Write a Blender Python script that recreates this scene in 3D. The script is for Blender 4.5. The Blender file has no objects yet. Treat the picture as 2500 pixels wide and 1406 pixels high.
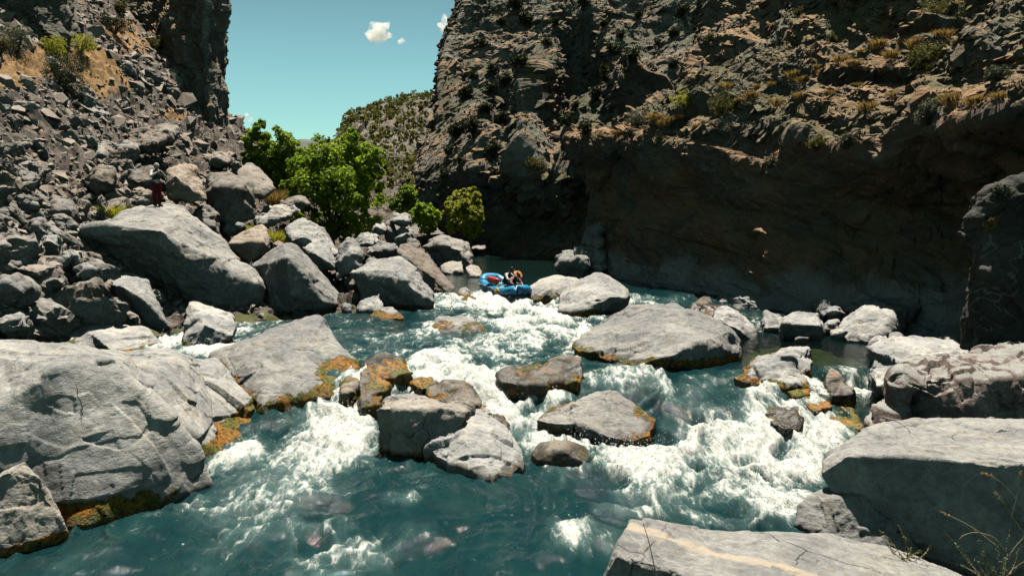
import bpy, bmesh, math, random
import numpy as np
from mathutils import Vector
S = bpy.context.scene
C = S.collection
R = math.radians
# ------------------------------------------------------------------ camera
H = 5.0; F = 1900.0; PITCH = math.atan(177/F)      # metres above the lower pool; focal length in photo pixels
cd = bpy.data.cameras.new('camera'); cam = bpy.data.objects.new('camera', cd); C.objects.link(cam)
cd.sensor_width = 36; cd.lens = F/2500*36; cd.clip_end = 20000; cd.clip_start = .1
cam.location = (0, 0, H); cam.rotation_euler = (R(90)-PITCH, 0, 0); S.camera = cam
# ------------------------------------------------------------------ sky, sun, exposure
SUN_EL, SUN_AZ = 73.5, 8.0                         # azimuth measured from +Y towards +X
w = bpy.data.worlds.new('World'); S.world = w; w.use_nodes = True
nt = w.node_tree; bg = nt.nodes['Background']
sky = nt.nodes.new('ShaderNodeTexSky'); sky.sky_type = 'NISHITA'; sky.sun_disc = False
sky.sun_elevation = R(SUN_EL); sky.sun_rotation = R(SUN_AZ); sky.altitude = 1800; sky.dust_density = .6; sky.ozone_density = 1.0
tint = nt.nodes.new('ShaderNodeMix'); tint.data_type = 'RGBA'; tint.blend_type = 'MULTIPLY'; tint.inputs[0].default_value = 1
tint.inputs[7].default_value = (.76, 1.02, .72, 1)
dim = nt.nodes.new('ShaderNodeMix'); dim.data_type = 'RGBA'; dim.blend_type = 'MULTIPLY'; dim.inputs[0].default_value = 1   # upper sky darkened to cut its fill light
gen = nt.nodes.new('ShaderNodeTexCoord'); sep = nt.nodes.new('ShaderNodeSeparateXYZ'); mr = nt.nodes.new('ShaderNodeMapRange'); mr.interpolation_type = 'SMOOTHSTEP'
for k, x in ((1, .14), (2, .55), (3, 1.), (4, .25)): mr.inputs[k].default_value = x
zc = nt.nodes.new('ShaderNodeMix'); zc.data_type = 'RGBA'; zc.inputs[6].default_value = (.22, .165, .14, 1); zc.inputs[7].default_value = (1, 1, 1, 1)
mr.inputs[4].default_value = 0.
nt.links.new(gen.outputs['Generated'], sep.inputs[0]); nt.links.new(sep.outputs[2], mr.inputs[0]); nt.links.new(mr.outputs[0], zc.inputs[0]); nt.links.new(zc.outputs[2], dim.inputs[7])
nt.links.new(sky.outputs[0], tint.inputs[6]); nt.links.new(tint.outputs[2], dim.inputs[6]); nt.links.new(dim.outputs[2], bg.inputs[0]); bg.inputs[1].default_value = .088
sl = bpy.data.lights.new('sun', 'SUN'); sl.energy = 5.0; sl.angle = R(.53); sl.color = (1, .94, .83)
so = bpy.data.objects.new('sun', sl); C.objects.link(so); so.location = (30, 60, 80)
sdir = Vector((math.sin(R(SUN_AZ))*math.cos(R(SUN_EL)), math.cos(R(SUN_AZ))*math.cos(R(SUN_EL)), math.sin(R(SUN_EL))))
so.rotation_euler = sdir.to_track_quat('Z', 'Y').to_euler()
S.view_settings.view_transform = 'Standard'; S.view_settings.look = 'None'; S.view_settings.exposure = .68; S.view_settings.gamma = 1
cy = S.cycles; cy.max_bounces = 8; cy.diffuse_bounces = 0; cy.glossy_bounces = 3; cy.transmission_bounces = 4
cy.transparent_max_bounces = 8; cy.volume_bounces = 6; cy.sample_clamp_indirect = 4; cy.caustics_reflective = False; cy.caustics_refractive = False
# ------------------------------------------------------------------ helpers: picture geometry, noise, meshes
sT, cT = math.sin(PITCH), math.cos(PITCH)
def P(px, py, d):
    """world point seen at photo pixel (px,py) at distance d along +Y"""
    u = (px-1250)/F; v = (703-py)/F
    k = d/(cT+v*sT)
    return np.array((u*k, d, H+k*(-sT+v*cT)))
def proj(p):
    x, y, z = p[:, 0], p[:, 1], p[:, 2]-H
    f = y*cT-z*sT; up = y*sT+z*cT
    return 1250+F*x/f, 703-F*up/f
def sstep(a, b, x):
    t = np.clip((x-a)/(b-a), 0, 1); return t*t*(3-2*t)
def _h(ix, iy, iz, s):
    n = (ix.astype(np.int64)*374761393+iy.astype(np.int64)*668265263+iz.astype(np.int64)*2147483647+s*1274126177) & 0xffffffff
    n = ((n ^ (n >> 13))*1274126177) & 0xffffffff
    n = ((n ^ (n >> 16))*2246822519) & 0xffffffff
    return ((n ^ (n >> 15)) & 0xffffff).astype(np.float32)/16777216.0
def vnoise(p, s=0):
    i = np.floor(p).astype(np.int64); f = (p-i).astype(np.float32); f = f*f*f*(f*(f*6-15)+10)
    r = 0
    for a in (0, 1):
        for b in (0, 1):
            for c in (0, 1):
                wt = (f[:, 0] if a else 1-f[:, 0])*(f[:, 1] if b else 1-f[:, 1])*(f[:, 2] if c else 1-f[:, 2])
                r = r+wt*_h(i[:, 0]+a, i[:, 1]+b, i[:, 2]+c, s)
    return r*2-1
def fbm(p, o=4, s=0, g=.5):
    r = 0; a = 1
    for k in range(o):
        r = r+a*vnoise(p*2.03**k+k*7.3, s+k); a *= g
    return r
def facet(p, s=0, tilt=.8):
    """blocky noise: every cell is a plane of its own height and tilt"""
    q = p-.5; i0 = np.floor(q).astype(np.int64)
    best = np.full(len(p), 9e9, np.float32); out = np.zeros(len(p), np.float32)
    for a in (0, 1):
        for b in (0, 1):
            for c in (0, 1):
                x, y, z = i0[:, 0]+a, i0[:, 1]+b, i0[:, 2]+c
                dx = (p[:, 0]-(x+.5+(_h(x, y, z, s)-.5)*.8)).astype(np.float32)
                dy = (p[:, 1]-(y+.5+(_h(x, y, z, s+11)-.5)*.8)).astype(np.float32)
                dz = (p[:, 2]-(z+.5+(_h(x, y, z, s+23)-.5)*.8)).astype(np.float32)
                d = dx*dx+dy*dy+dz*dz
                v = (_h(x, y, z, s+31)-.5)+tilt*2*(dx*(_h(x, y, z, s+41)-.5)+dy*(_h(x, y, z, s+53)-.5)+dz*(_h(x, y, z, s+61)-.5))
                m = d < best; best = np.where(m, d, best); out = np.where(m, v, out)
    return out
def chisel(p, s=0, tilt=.8, fall=1.15):
    """upper envelope of tilted blocks: flat facets meeting in creases, without steps"""
    q = p-.5; i0 = np.floor(q).astype(np.int64); out = np.full(len(p), -9., np.float32)
    for a in (0, 1):
        for b in (0, 1):
            for c in (0, 1):
                x, y, z = i0[:, 0]+a, i0[:, 1]+b, i0[:, 2]+c
                dx = (p[:, 0]-(x+.5+(_h(x, y, z, s)-.5)*.7)).astype(np.float32)
                dy = (p[:, 1]-(y+.5+(_h(x, y, z, s+11)-.5)*.7)).astype(np.float32)
                dz = (p[:, 2]-(z+.5+(_h(x, y, z, s+23)-.5)*.7)).astype(np.float32)
                g1, g2, g3 = _h(x, y, z, s+41)-.5, _h(x, y, z, s+53)-.5, _h(x, y, z, s+61)-.5
                e = np.maximum(np.maximum(np.abs(dx+g1*dy), np.abs(dy+g2*dz)), np.abs(dz+g3*dx))
                out = np.maximum(out, .7*(_h(x, y, z, s+31)-.5)+tilt*1.2*(dx*g1+dy*g2+dz*g3)-fall*e)
    return out+.35
def mesh_np(name, v, f, smooth=False):
    v = np.asarray(v, np.float32); f = np.asarray(f, np.int32); k = f.shape[1]
    me = bpy.data.meshes.new(name); me.vertices.add(len(v)); me.vertices.foreach_set('co', v.ravel())
    me.loops.add(f.size); me.loops.foreach_set('vertex_index', f.ravel())
    me.polygons.add(len(f)); me.polygons.foreach_set('loop_start', np.arange(0, f.size, k, dtype=np.int32))
    me.update(calc_edges=True)
    me.polygons.foreach_set('use_smooth', np.full(len(f), smooth)); me.update()
    return me
def vnormals(v, f):
    a = v[f[:, 1]]-v[f[:, 0]]; b = v[f[:, -1]]-v[f[:, 0]]
    n = np.cross(a, b); r = np.zeros_like(v)
    for k in range(f.shape[1]):
        for c in range(3): r[:, c] += np.bincount(f[:, k], n[:, c], len(v))
    return r/np.maximum(np.linalg.norm(r, axis=1), 1e-9)[:, None]
def smooth_np(v, f, it=1, lam=.5):
    k = f.shape[1]; e = np.concatenate([np.stack((f[:, i], f[:, (i+1) % k]), 1) for i in range(k)])
    e = np.concatenate((e, e[:, ::-1])); cnt = np.maximum(np.bincount(e[:, 0], minlength=len(v)), 1)
    for _ in range(it):
        m = np.stack([np.bincount(e[:, 0], v[e[:, 1], c], len(v))/cnt for c in range(3)], 1)
        v = v+(m-v)*lam
    return v
def grid_faces(n, m):
    i = np.arange(n*m).reshape(n, m)
    return np.stack((i[:-1, :-1].ravel(), i[1:, :-1].ravel(), i[1:, 1:].ravel(), i[:-1, 1:].ravel()), 1)
def attr(me, name, val):
    a = me.attributes.new(name, 'FLOAT', 'POINT'); a.data.foreach_set('value', np.asarray(val, np.float32))
def link(name, me, mat, parent=None, loc=None):
    o = bpy.data.objects.new(name, me); C.objects.link(o)
    if mat: me.materials.clear(); me.materials.append(mat)
    if parent: o.parent = parent
    if loc is not None: o.location = loc
    return o
def tag(o, label, cat, group=None, kind=None):
    if label: o['label'] = label
    if cat: o['category'] = cat
    if group: o['group'] = group
    if kind: o['kind'] = kind
    return o
def struct(o, kind='structure'):
    o['kind'] = kind; return o
def empty(name, loc, label, cat, group=None):
    o = bpy.data.objects.new(name, None); C.objects.link(o); o.location = loc; o.empty_display_size = .2
    return tag(o, label, cat, group)
# ------------------------------------------------------------------ materials
class NT:
    def __init__(s, name):
        s.m = bpy.data.materials.new(name); s.m.use_nodes = True; s.t = s.m.node_tree
        s.b = s.t.nodes['Principled BSDF']; s.out = s.t.nodes['Material Output']
        s.pos = s.n('ShaderNodeNewGeometry').outputs['Position']; s.geo = s.pos.node
    def n(s, ty, ins=None, **kw):
        nd = s.t.nodes.new(ty)
        for k, v in kw.items(): setattr(nd, k, v)
        for k, v in (ins or {}).items(): s.set(nd.inputs[k], v)
        return nd
    def set(s, sock, v):
        if isinstance(v, bpy.types.NodeSocket): s.t.links.new(v, sock)
        elif v is not None:
            if isinstance(v, tuple) and len(v) == 3 and sock.type == 'RGBA': v = (*v, 1)
            sock.default_value = v
    def noise(s, sc, det=5, rough=.55, vec=None, dist=0.0):
        return s.n('ShaderNodeTexNoise', {'Vector': vec or s.pos, 'Scale': sc, 'Detail': det, 'Roughness': rough, 'Distortion': dist}).outputs['Fac']
    def voro(s, sc, vec=None, feature='DISTANCE_TO_EDGE'):
        return s.n('ShaderNodeTexVoronoi', {'Vector': vec or s.pos, 'Scale': sc}, feature=feature).outputs['Distance']
    def ramp(s, x, a, b, lo=0., hi=1.):
        return s.n('ShaderNodeMapRange', {0: x, 1: a, 2: b, 3: lo, 4: hi}, interpolation_type='SMOOTHSTEP', clamp=True).outputs[0]
    def mix(s, f, a, b, mode='MIX'):
        nd = s.n('ShaderNodeMix', data_type='RGBA', blend_type=mode)
        s.set(nd.inputs[0], f); s.set(nd.inputs[6], a); s.set(nd.inputs[7], b); return nd.outputs[2]
    def math(s, op, a, b=None, c=None):
        nd = s.n('ShaderNodeMath', operation=op); s.set(nd.inputs[0], a)
        if b is not None: s.set(nd.inputs[1], b)
        if c is not None: s.set(nd.inputs[2], c)
        return nd.outputs[0]
    def val(s, f):                                   # scalar -> grey, for multiplying colours
        return f
    def attr(s, name): return s.n('ShaderNodeAttribute', attribute_name=name).outputs['Fac']
    def scaled(s, sc, rot=(0, 0, 0)):
        return s.n('ShaderNodeMapping', {'Vector': s.pos, 'Scale': sc, 'Rotation': rot}).outputs[0]
    def warp(s, amt, sc):
        nz = s.n('ShaderNodeTexNoise', {'Vector': s.pos, 'Scale': sc, 'Detail': 3}).outputs['Color']
        v = s.n('ShaderNodeVectorMath', operation='MULTIPLY_ADD'); s.set(v.inputs[0], nz); v.inputs[1].default_value = (amt,)*3; s.set(v.inputs[2], s.pos)
        return v.outputs[0]
    def bump(s, h, strength=.5, dist=.05, nrm=None):
        return s.n('ShaderNodeBump', {'Height': h, 'Strength': strength, 'Distance': dist, 'Normal': nrm}).outputs[0]
def simple(name, col, rough=.7, var=.25, sc=8, metal=0, spec=.3):
    g = NT(name); n = g.noise(sc, 5)
    g.set(g.b.inputs['Base Color'], g.mix(1.0, (*col, 1), g.ramp(n, .2, .8, 1-var, 1+var), 'MULTIPLY'))
    g.b.inputs['Roughness'].default_value = rough; g.b.inputs['Metallic'].default_value = metal; g.b.inputs['Specular IOR Level'].default_value = spec
    g.set(g.b.inputs['Normal'], g.bump(n, .25, .02)); return g.m
def rock_mat(name, c1, c2, stain, k=1.0, st=.5, bump=.6, crack=1.0, soil=None, pale=False, rough=.85):
    """weathered stone: k scales the pattern; 'moss' and 'wet' are read from the mesh"""
    g = NT(name)
    n1 = g.noise(.7*k, 6, .6); n2 = g.noise(6*k, 9, .68); n3 = g.noise(42*k, 6, .7); n4 = g.noise(1.7*k, 5, .6, dist=.6)
    st1 = g.noise(9*k, 6, .65, vec=g.scaled((1, .6, 2.6), (.5, .3, .2)))
    col = g.mix(g.ramp(n1, .38, .62), c1, c2)
    col = g.mix(g.math('MULTIPLY', g.ramp(n4, .5, .68), st), col, stain)
    col = g.mix(1., col, g.ramp(n2, .25, .75, .66, 1.24), 'MULTIPLY')
    col = g.mix(1., col, g.ramp(n3, .3, .7, .86, 1.12), 'MULTIPLY')
    rnd = g.n('ShaderNodeObjectInfo').outputs['Random']
    col = g.mix(1., col, g.ramp(rnd, 0, 1, .72, 1.15), 'MULTIPLY'); col = g.mix(g.ramp(g.math('FRACT', g.math('MULTIPLY', rnd, 7.31)), .55, 1, 0, .45), col, g.mix(1., col, (1.18, .98, .80), 'MULTIPLY'))
    wv = g.warp(.5/k, 1.6*k)
    v1 = g.voro(.55*k, wv); ck = g.ramp(v1, .0, .007); keep = g.ramp(g.noise(.6*k, 2), .52, .58)
    ckm = g.math('MULTIPLY', g.math('SUBTRACT', 1., ck), g.math('MULTIPLY', keep, crack))
    col = g.mix(g.math('MULTIPLY', ckm, .75), col, (.05, .047, .043))
    vein = g.ramp(g.math('ABSOLUTE', g.math('SUBTRACT', g.noise(.9*k, 3, .5, dist=1.2), .5)), .004, .014, .45, 0.)
    col = g.mix(g.math('MULTIPLY', vein, .6), col, (.5, .47, .42))
    if soil:
        nz = g.n('ShaderNodeSeparateXYZ', {0: g.geo.outputs['Normal']}).outputs[2]
        f = g.math('ADD', nz, g.math('MULTIPLY', g.math('SUBTRACT', g.noise(.35, 6, .65), .5), 1.3))
        col = g.mix(g.ramp(f, *soil[0]), col, g.mix(g.ramp(g.noise(.22, 4), .42, .6), g.mix(g.ramp(g.noise(2.2, 6, .7), .35, .65), soil[1], soil[2]), soil[3]))
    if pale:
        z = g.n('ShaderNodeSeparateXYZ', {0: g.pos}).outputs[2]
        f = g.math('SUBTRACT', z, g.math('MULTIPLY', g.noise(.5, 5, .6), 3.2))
        warm_lift = g.math('SUBTRACT', z, g.math('MULTIPLY', g.noise(.3, 6, .6), 5.))
        col = g.mix(g.ramp(warm_lift, 3.6, 6.4, .62, 0), col, g.mix(g.ramp(g.noise(.45, 6, .65), .4, .62), (.42, .235, .14), (.24, .19, .15)))  # lower wall painted paler red-brown to lift its shade, like warm bounce light
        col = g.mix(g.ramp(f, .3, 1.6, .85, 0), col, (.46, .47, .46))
    col = g.mix(g.math('MULTIPLY', g.ramp(g.math('ADD', g.attr('stripe'), g.math('MULTIPLY', g.math('SUBTRACT', n2, .5), .8)), .25, .72), .7), col, (.50, .41, .30))
    ms = g.attr('moss'); mf = g.ramp(g.math('ADD', ms, g.math('MULTIPLY', g.math('SUBTRACT', g.noise(4, 8, .72), .5), 2.0)), .42, .6)
    mcol = g.mix(g.ramp(g.noise(2.3, 5, .65), .40, .56), (.40, .165, .022), (.14, .14, .022))
    mcol = g.mix(g.ramp(g.noise(11, 7, .78), .38, .56), (.022, .017, .007), mcol)
    wet = g.attr('wet'); col = g.mix(1., col, g.ramp(wet, 0, 1, 1., .33), 'MULTIPLY')
    col = g.mix(mf, col, mcol)
    g.set(g.b.inputs['Base Color'], col)
    g.set(g.b.inputs['Roughness'], g.math('SUBTRACT', rough, g.math('MULTIPLY', wet, .55))); g.b.inputs['Specular IOR Level'].default_value = .28
    h = g.math('ADD', g.math('MULTIPLY', n2, .7), g.math('MULTIPLY', n3, .16)); h = g.math('ADD', h, g.math('MULTIPLY', st1, .32))
    h = g.math('SUBTRACT', h, g.math('MULTIPLY', ckm, .6)); h = g.math('ADD', h, g.math('MULTIPLY', mf, g.math('MULTIPLY', g.noise(30, 4), .9)))
    g.set(g.b.inputs['Normal'], g.bump(h, bump, .09/k)); return g.m
def leaf_mat(name, c1, c2, trans=.45, sc=1.2):
    g = NT(name); col = g.mix(g.ramp(g.noise(sc, 4, .6), .35, .65), c1, c2)
    rnd = g.n('ShaderNodeNewGeometry').outputs['Random Per Island']; col = g.mix(1., col, g.ramp(rnd, 0, 1, .7, 1.3), 'MULTIPLY')
    g.set(g.b.inputs['Base Color'], col); g.b.inputs['Roughness'].default_value = .6; g.b.inputs['Specular IOR Level'].default_value = .25
    tr = g.n('ShaderNodeBsdfTranslucent'); g.set(tr.inputs[0], g.mix(1., col, (1.5, 1.45, .7), 'MULTIPLY'))
    mx = g.n('ShaderNodeMixShader'); mx.inputs[0].default_value = trans
    g.t.links.new(g.b.outputs[0], mx.inputs[1]); g.t.links.new(tr.outputs[0], mx.inputs[2]); g.t.links.new(mx.outputs[0], g.out.inputs[0]); return g.m
M = {}
M['river_rock'] = rock_mat('pale_river_rock', (.43, .42, .395), (.28, .283, .283), (.47, .41, .32), 1.0, .45, .7)
M['dark_rock'] = rock_mat('dark_talus_rock', (.25, .235, .215), (.33, .315, .29), (.30, .235, .18), 1.5, .5, .7)
M['brown_rock'] = rock_mat('brown_talus_rock', (.26, .22, .19), (.33, .30, .265), (.35, .26, .20), 1.4, .5, .7)
M['wet_rock'] = rock_mat('wet_mossy_rock', (.20, .185, .16), (.28, .25, .21), (.33, .17, .07), 2.2, .8, .6, .6)
M['pink_rock'] = rock_mat('rough_pinkish_rock', (.33, .25, .22), (.22, .155, .135), (.45, .38, .32), 2.5, .7, 1.0, .5, soil=((.62, .85), (.36, .35, .33), (.30, .295, .28), (.33, .32, .30)))
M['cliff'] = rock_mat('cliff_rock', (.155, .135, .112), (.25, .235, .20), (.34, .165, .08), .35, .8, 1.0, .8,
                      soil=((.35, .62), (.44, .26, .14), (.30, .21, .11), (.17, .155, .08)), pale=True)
M['far_cliff'] = rock_mat('far_cliff_rock', (.15, .142, .122), (.29, .28, .24), (.28, .17, .10), .28, .7, 1.0, .8,
                      soil=((.45, .75), (.42, .25, .14), (.20, .15, .08), (.10, .105, .05)))
M['talus'] = rock_mat('talus_ground', (.11, .098, .085), (.175, .155, .135), (.24, .16, .11), 1.2, .6, 1.0, .6)
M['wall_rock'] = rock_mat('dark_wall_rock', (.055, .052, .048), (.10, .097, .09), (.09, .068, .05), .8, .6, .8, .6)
M['hill_rock'] = rock_mat('hill_rock', (.11, .103, .09), (.18, .168, .145), (.24, .17, .12), .1, .5, .8, .3, soil=((.7, 1.0), (.21, .165, .115), (.155, .14, .10), (.115, .11, .08)))
M['grey_slab'] = rock_mat('grey_slab_rock', (.30, .295, .28), (.215, .212, .208), (.35, .31, .25), 1.3, .45, .8, .9)
# ------------------------------------------------------------------ river level, banks
def zw(x, y):
    x = np.asarray(x, float); y = np.asarray(y, float)
    t = sstep(2.0, 4.2, x); yb = 17.0-2.9*t; yc = 20.6-.2*t
    a = .9*sstep(yb, yc, y)
    b = .5*sstep(14.2, 16.8, y)+.4*sstep(19.85, 20.4, y)
    r = sstep(7.8, 8.3, x)
    a = a-.3*np.exp(-((x+7.2)/1.5)**2-((y-19.6)/1.4)**2)
    return a*(1-r)+b*r+.2*sstep(21, 33, y)+.3*sstep(33.4, 35.6, y)+.06*sstep(37, 60, y)
def dW(px, py, dz=0.):
    """distance at which the river surface is seen at this photo pixel"""
    d = 20.
    for _ in range(40):
        p = P(px, py, 1.); k = p[2]-H
        d = .5*d+.5*float((zw(p[0]*d, d)+dz-H)/min(k, -.02))
    return d
EY = np.array((0, 8, 13, 18, 22, 26, 29, 31.5, 34, 38, 46, 56, 66, 80, 130)); EX = np.array((-8, -8.5, -10, -12, -13.6, -12.3, -9, -6.6, -5.4, -4.6, -4.7, -5.0, -4.6, -5.5, -9))
def ground_z(x, y):
    x = np.asarray(x, float); y = np.asarray(y, float)
    xe = np.interp(y, EY, EX); t = xe-x; z0 = zw(x, y)
    xf = -12.6+1.2*sstep(45, 60, y)-np.maximum(0, y-72)*1.1-1.2*np.maximum(0, 24-y)/10
    up = np.maximum(0, xf-x); up = np.sqrt(up*up+1.2)-1.095
    return z0+np.where(t > 0, np.minimum(.14*t, 1.6), np.maximum(.45*t, -1.3)+.95*np.exp(-(((x-8.8)/3)**2+((y-23.6)/3.2)**2)**2))+.73*up+.3*np.maximum(0, up-8)
def fan(px0, px1, n, y0, y1, m):
    u = (np.linspace(px0, px1, n)-1250)/F; y = y0*(y1/y0)**np.linspace(0, 1, m)
    return u[None, :]*y[:, None], np.repeat(y[:, None], n, 1)
# ground sheet to the horizon
b = bmesh.new(); bmesh.ops.create_grid(b, x_segments=2, y_segments=2, size=6000)
me = bpy.data.meshes.new('ground'); b.to_mesh(me); b.free(); struct(link('ground', me, M['talus'], loc=(0, 3000, -4)))
# river bed
X, Y = fan(-500, 3300, 260, 5.5, 140, 260); Z = ground_z(X, Y); p = np.stack((X.ravel(), Y.ravel(), Z.ravel()), 1)
p[:, 2] = np.minimum(p[:, 2], zw(p[:, 0], p[:, 1])+.1)+.22*facet(p/1.1, 5)+.12*facet(p/.45, 6)
M['bed'] = simple('river_bed_stones', (.085, .085, .042), .9, .5, 1.3, spec=0)
struct(link('riverbed', mesh_np('riverbed', p, grid_faces(*X.shape)[:, ::-1], True), M['bed']))
# talus slope and left bank
ty = 9*(105/9)**np.linspace(0, 1, 520); tt = np.concatenate((np.linspace(-1.5, 12, 200)[:-1], 12*(70/12)**np.linspace(0, 1, 260)))
Y, T = np.meshgrid(ty, tt, indexing='ij'); X = np.interp(Y, EY, EX)-T; Z = ground_z(X, Y)
p = np.stack((X.ravel(), Y.ravel(), Z.ravel()), 1)
up = sstep(0, 4, p[:, 2]-1.4)
def talus_bump(p):
    return .8*fbm(p/9, 3, 2)*sstep(0, 4, p[:, 2]-1.6)+.30*facet(p/1.5, 3, 1.1)+.17*facet(p/.6, 4, 1.1)+.09*facet(p/.28, 8, 1.)
p[:, 2] += talus_bump(p)
me = mesh_np('talus_slope', p, grid_faces(*X.shape), False)
qx, qy = proj(p)
soil = np.zeros(len(p))
for (a, b_, rx, ry, s) in ((60, 160, 120, 40, 1), (190, 150, 120, 50, 1), (260, 190, 70, 40, 1), (300, 70, 50, 40, .8), (470, 200, 40, 30, .9), (520, 280, 40, 40, .8), (330, 110, 60, 20, .9), (30, 200, 60, 25, .8), (430, 280, 60, 15, .7)):
    soil = np.maximum(soil, s*np.exp(-(((qx-a)/rx)**2+((qy-b_)/ry)**2)))
attr(me, 'soil', soil+.25*fbm(p/3, 4, 77)*(soil > .05))
g = NT('talus_slope_ground')
n1 = g.noise(.5, 6, .6); n2 = g.noise(4, 8, .7); n3 = g.noise(25, 5, .7)
col = g.mix(g.ramp(n1, .4, .6), (.13, .112, .098), (.20, .178, .155)); col = g.mix(g.ramp(g.noise(1.1, 5), .55, .68), col, (.25, .165, .12))
col = g.mix(1., col, g.ramp(n2, .25, .75, .55, 1.3), 'MULTIPLY')
col = g.mix(g.ramp(g.math('ADD', g.attr('soil'), g.math('MULTIPLY', g.math('SUBTRACT', g.noise(1.4, 7, .7), .5), .9)), .3, .5), col, g.mix(g.ramp(n2, .35, .65), (.40, .235, .115), (.29, .19, .09)))
g.set(g.b.inputs['Base Color'], col); g.b.inputs['Roughness'].default_value = .95; g.b.inputs['Specular IOR Level'].default_value = .1
g.set(g.b.inputs['Normal'], g.bump(g.math('ADD', n2, g.math('MULTIPLY', n3, .4)), .8, .12)); M['talus_slope'] = g.m
struct(link('talus_slope', me, M['talus_slope']))
SURF = {'talus': p}
# ------------------------------------------------------------------ canyon walls
def rotm(ax, ay, az):
    ca, sa, cb, sb, cc, sc = math.cos(ax), math.sin(ax), math.cos(ay), math.sin(ay), math.cos(az), math.sin(az)
    return np.array(((1, 0, 0), (0, ca, -sa), (0, sa, ca)))@np.array(((cb, 0, sb), (0, 1, 0), (-sb, 0, cb)))@np.array(((cc, -sc, 0), (sc, cc, 0), (0, 0, 1)))
def loft(name, cols, n, m, amps, mat, strata=(0, 0, 0), squash=(1, 1, 2.0), bumps=(), seed=0, ampmap=None):
    cols = [np.array([P(*q) for q in c]) for c in cols]; rs = []
    for c in cols:
        s = np.concatenate(([0], np.cumsum(np.linalg.norm(np.diff(c, axis=0), axis=1)))); k = np.linspace(0, 1, len(c))
        s = .5*s/s[-1]+.5*k; t = np.linspace(0, 1, m)
        rs.append(np.stack([np.interp(t, s, c[:, a]) for a in range(3)], 1))
    rs = np.array(rs); dist = np.linalg.norm(np.diff(rs, axis=0), axis=2).mean(1)/rs[:-1, :, 1].mean(1)
    s = np.concatenate(([0], np.cumsum(dist))); s /= s[-1]; t = np.linspace(0, 1, n); G = np.empty((n, m, 3))
    for j in range(m):
        for a in range(3): G[:, j, a] = np.interp(t, s, rs[:, j, a])
    f = grid_faces(n, m); v = G.reshape(-1, 3); v = smooth_np(v, f, 10)
    nr = vnormals(v, f); view = np.array((0, 0, H))-v
    if (nr*view).sum(1).mean() < 0: nr = -nr; f = f[:, ::-1]
    d = np.zeros(len(v)); RM = rotm(*strata); q = v@RM.T*np.array(squash)
    for i, (sc, am, tl) in enumerate(amps):
        qq = q+.10*sc*np.stack([vnoise(v/sc*1.3+9*k, seed+70+k) for k in range(3)], 1)
        d += am*(chisel(qq/sc, seed+i*7, tl) if i < 3 else .62*facet(qq/sc, seed+i*7, tl))
    d += .25*amps[0][1]*fbm(v/amps[0][0]*1.4, 5, seed+99)
    ax, ay = proj(v)
    if ampmap: d *= ampmap(ax, ay, v)
    for (a, b_, rx, ry, am) in bumps:
        d += am*np.exp(-(((ax-a)/rx)**2+((ay-b_)/ry)**2)**1.5)
    v = v+nr*d[:, None]
    SURF[name+str(len(SURF))] = v
    return struct(link(name, mesh_np(name, v, f, False), mat))
B = [[(1500, 695, 62), (1500, 668, 62), (1495, 560, 62), (1490, 450, 62), (1470, 400, 60), (1460, 350, 60), (1460, 345, 62), (1460, 345, 64), (1460, 350, 66)],
     [(1460, 700, 47), (1456, 668, 48), (1458, 590, 48.5), (1448, 470, 49), (1402, 372, 48), (1392, 342, 48.5), (1400, 333, 50), (1430, 328, 54), (1450, 335, 60)],
     [(1600, 730, 40), (1600, 692, 40.7), (1595, 600, 41.5), (1590, 480, 42.5), (1590, 350, 41.5), (1595, 312, 42), (1610, 285, 45), (1640, 258, 50), (1700, 235, 56)],
     [(1720, 750, 35.5), (1720, 714, 36), (1720, 620, 37), (1720, 500, 38.3), (1715, 340, 37.5), (1700, 302, 37.5), (1700, 272, 41), (1720, 225, 47), (1760, 180, 54)],
     [(1870, 775, 31.5), (1870, 736, 32), (1870, 640, 33), (1880, 520, 34.5), (1872, 400, 34.5), (1865, 280, 35), (1880, 245, 38), (1900, 185, 43), (1950, 120, 50)],
     [(2010, 800, 28.5), (2010, 757, 29), (2010, 660, 30.5), (2020, 560, 32.5), (2010, 440, 31.5), (1990, 350, 31), (2000, 250, 34), (2050, 165, 40), (2110, 85, 47)],
     [(2150, 830, 26), (2150, 780, 26.7), (2150, 690, 29), (2170, 580, 31.5), (2150, 460, 29.5), (2130, 400, 28), (2140, 270, 31), (2180, 165, 36), (2260, 65, 43)],
     [(2300, 860, 24), (2300, 805, 24.4), (2310, 700, 27.5), (2310, 560, 30), (2300, 410, 28.5), (2280, 318, 24.5), (2300, 230, 27), (2330, 130, 32), (2420, 15, 40)],
     [(2440, 890, 21.5), (2440, 830, 22), (2440, 700, 24.5), (2440, 560, 26.5), (2440, 400, 25.5), (2450, 280, 21), (2470, 190, 24), (2500, 80, 29), (2580, -50, 36)],
     [(2640, 930, 19.8), (2640, 850, 20.3), (2640, 700, 21), (2640, 560, 22), (2640, 400, 21), (2640, 240, 18), (2660, 140, 21), (2700, 30, 26), (2760, -120, 32)],
     [(3600, 1350, 12.4), (3600, 1150, 12.8), (3600, 850, 13.4), (3600, 600, 13.8), (3600, 350, 13.6), (3600, 100, 12), (3620, 0, 14), (3660, -100, 17), (3720, -250, 21)]]
def bench(c):
    l = c[5][2]; return c[:6]+[(a, b_, l+k) for (a, b_, d), k in zip(c[6:], (2.1, 5.2, 9.))]
B = B[:1]+[bench(c) for c in B[1:]]
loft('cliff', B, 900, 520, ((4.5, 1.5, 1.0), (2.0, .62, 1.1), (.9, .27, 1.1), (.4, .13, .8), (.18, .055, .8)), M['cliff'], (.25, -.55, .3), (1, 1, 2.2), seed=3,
     ampmap=lambda x, y, v: .85-.1*sstep(480, 300, y)+.2*sstep(9, 11, v[:, 2]))
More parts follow.
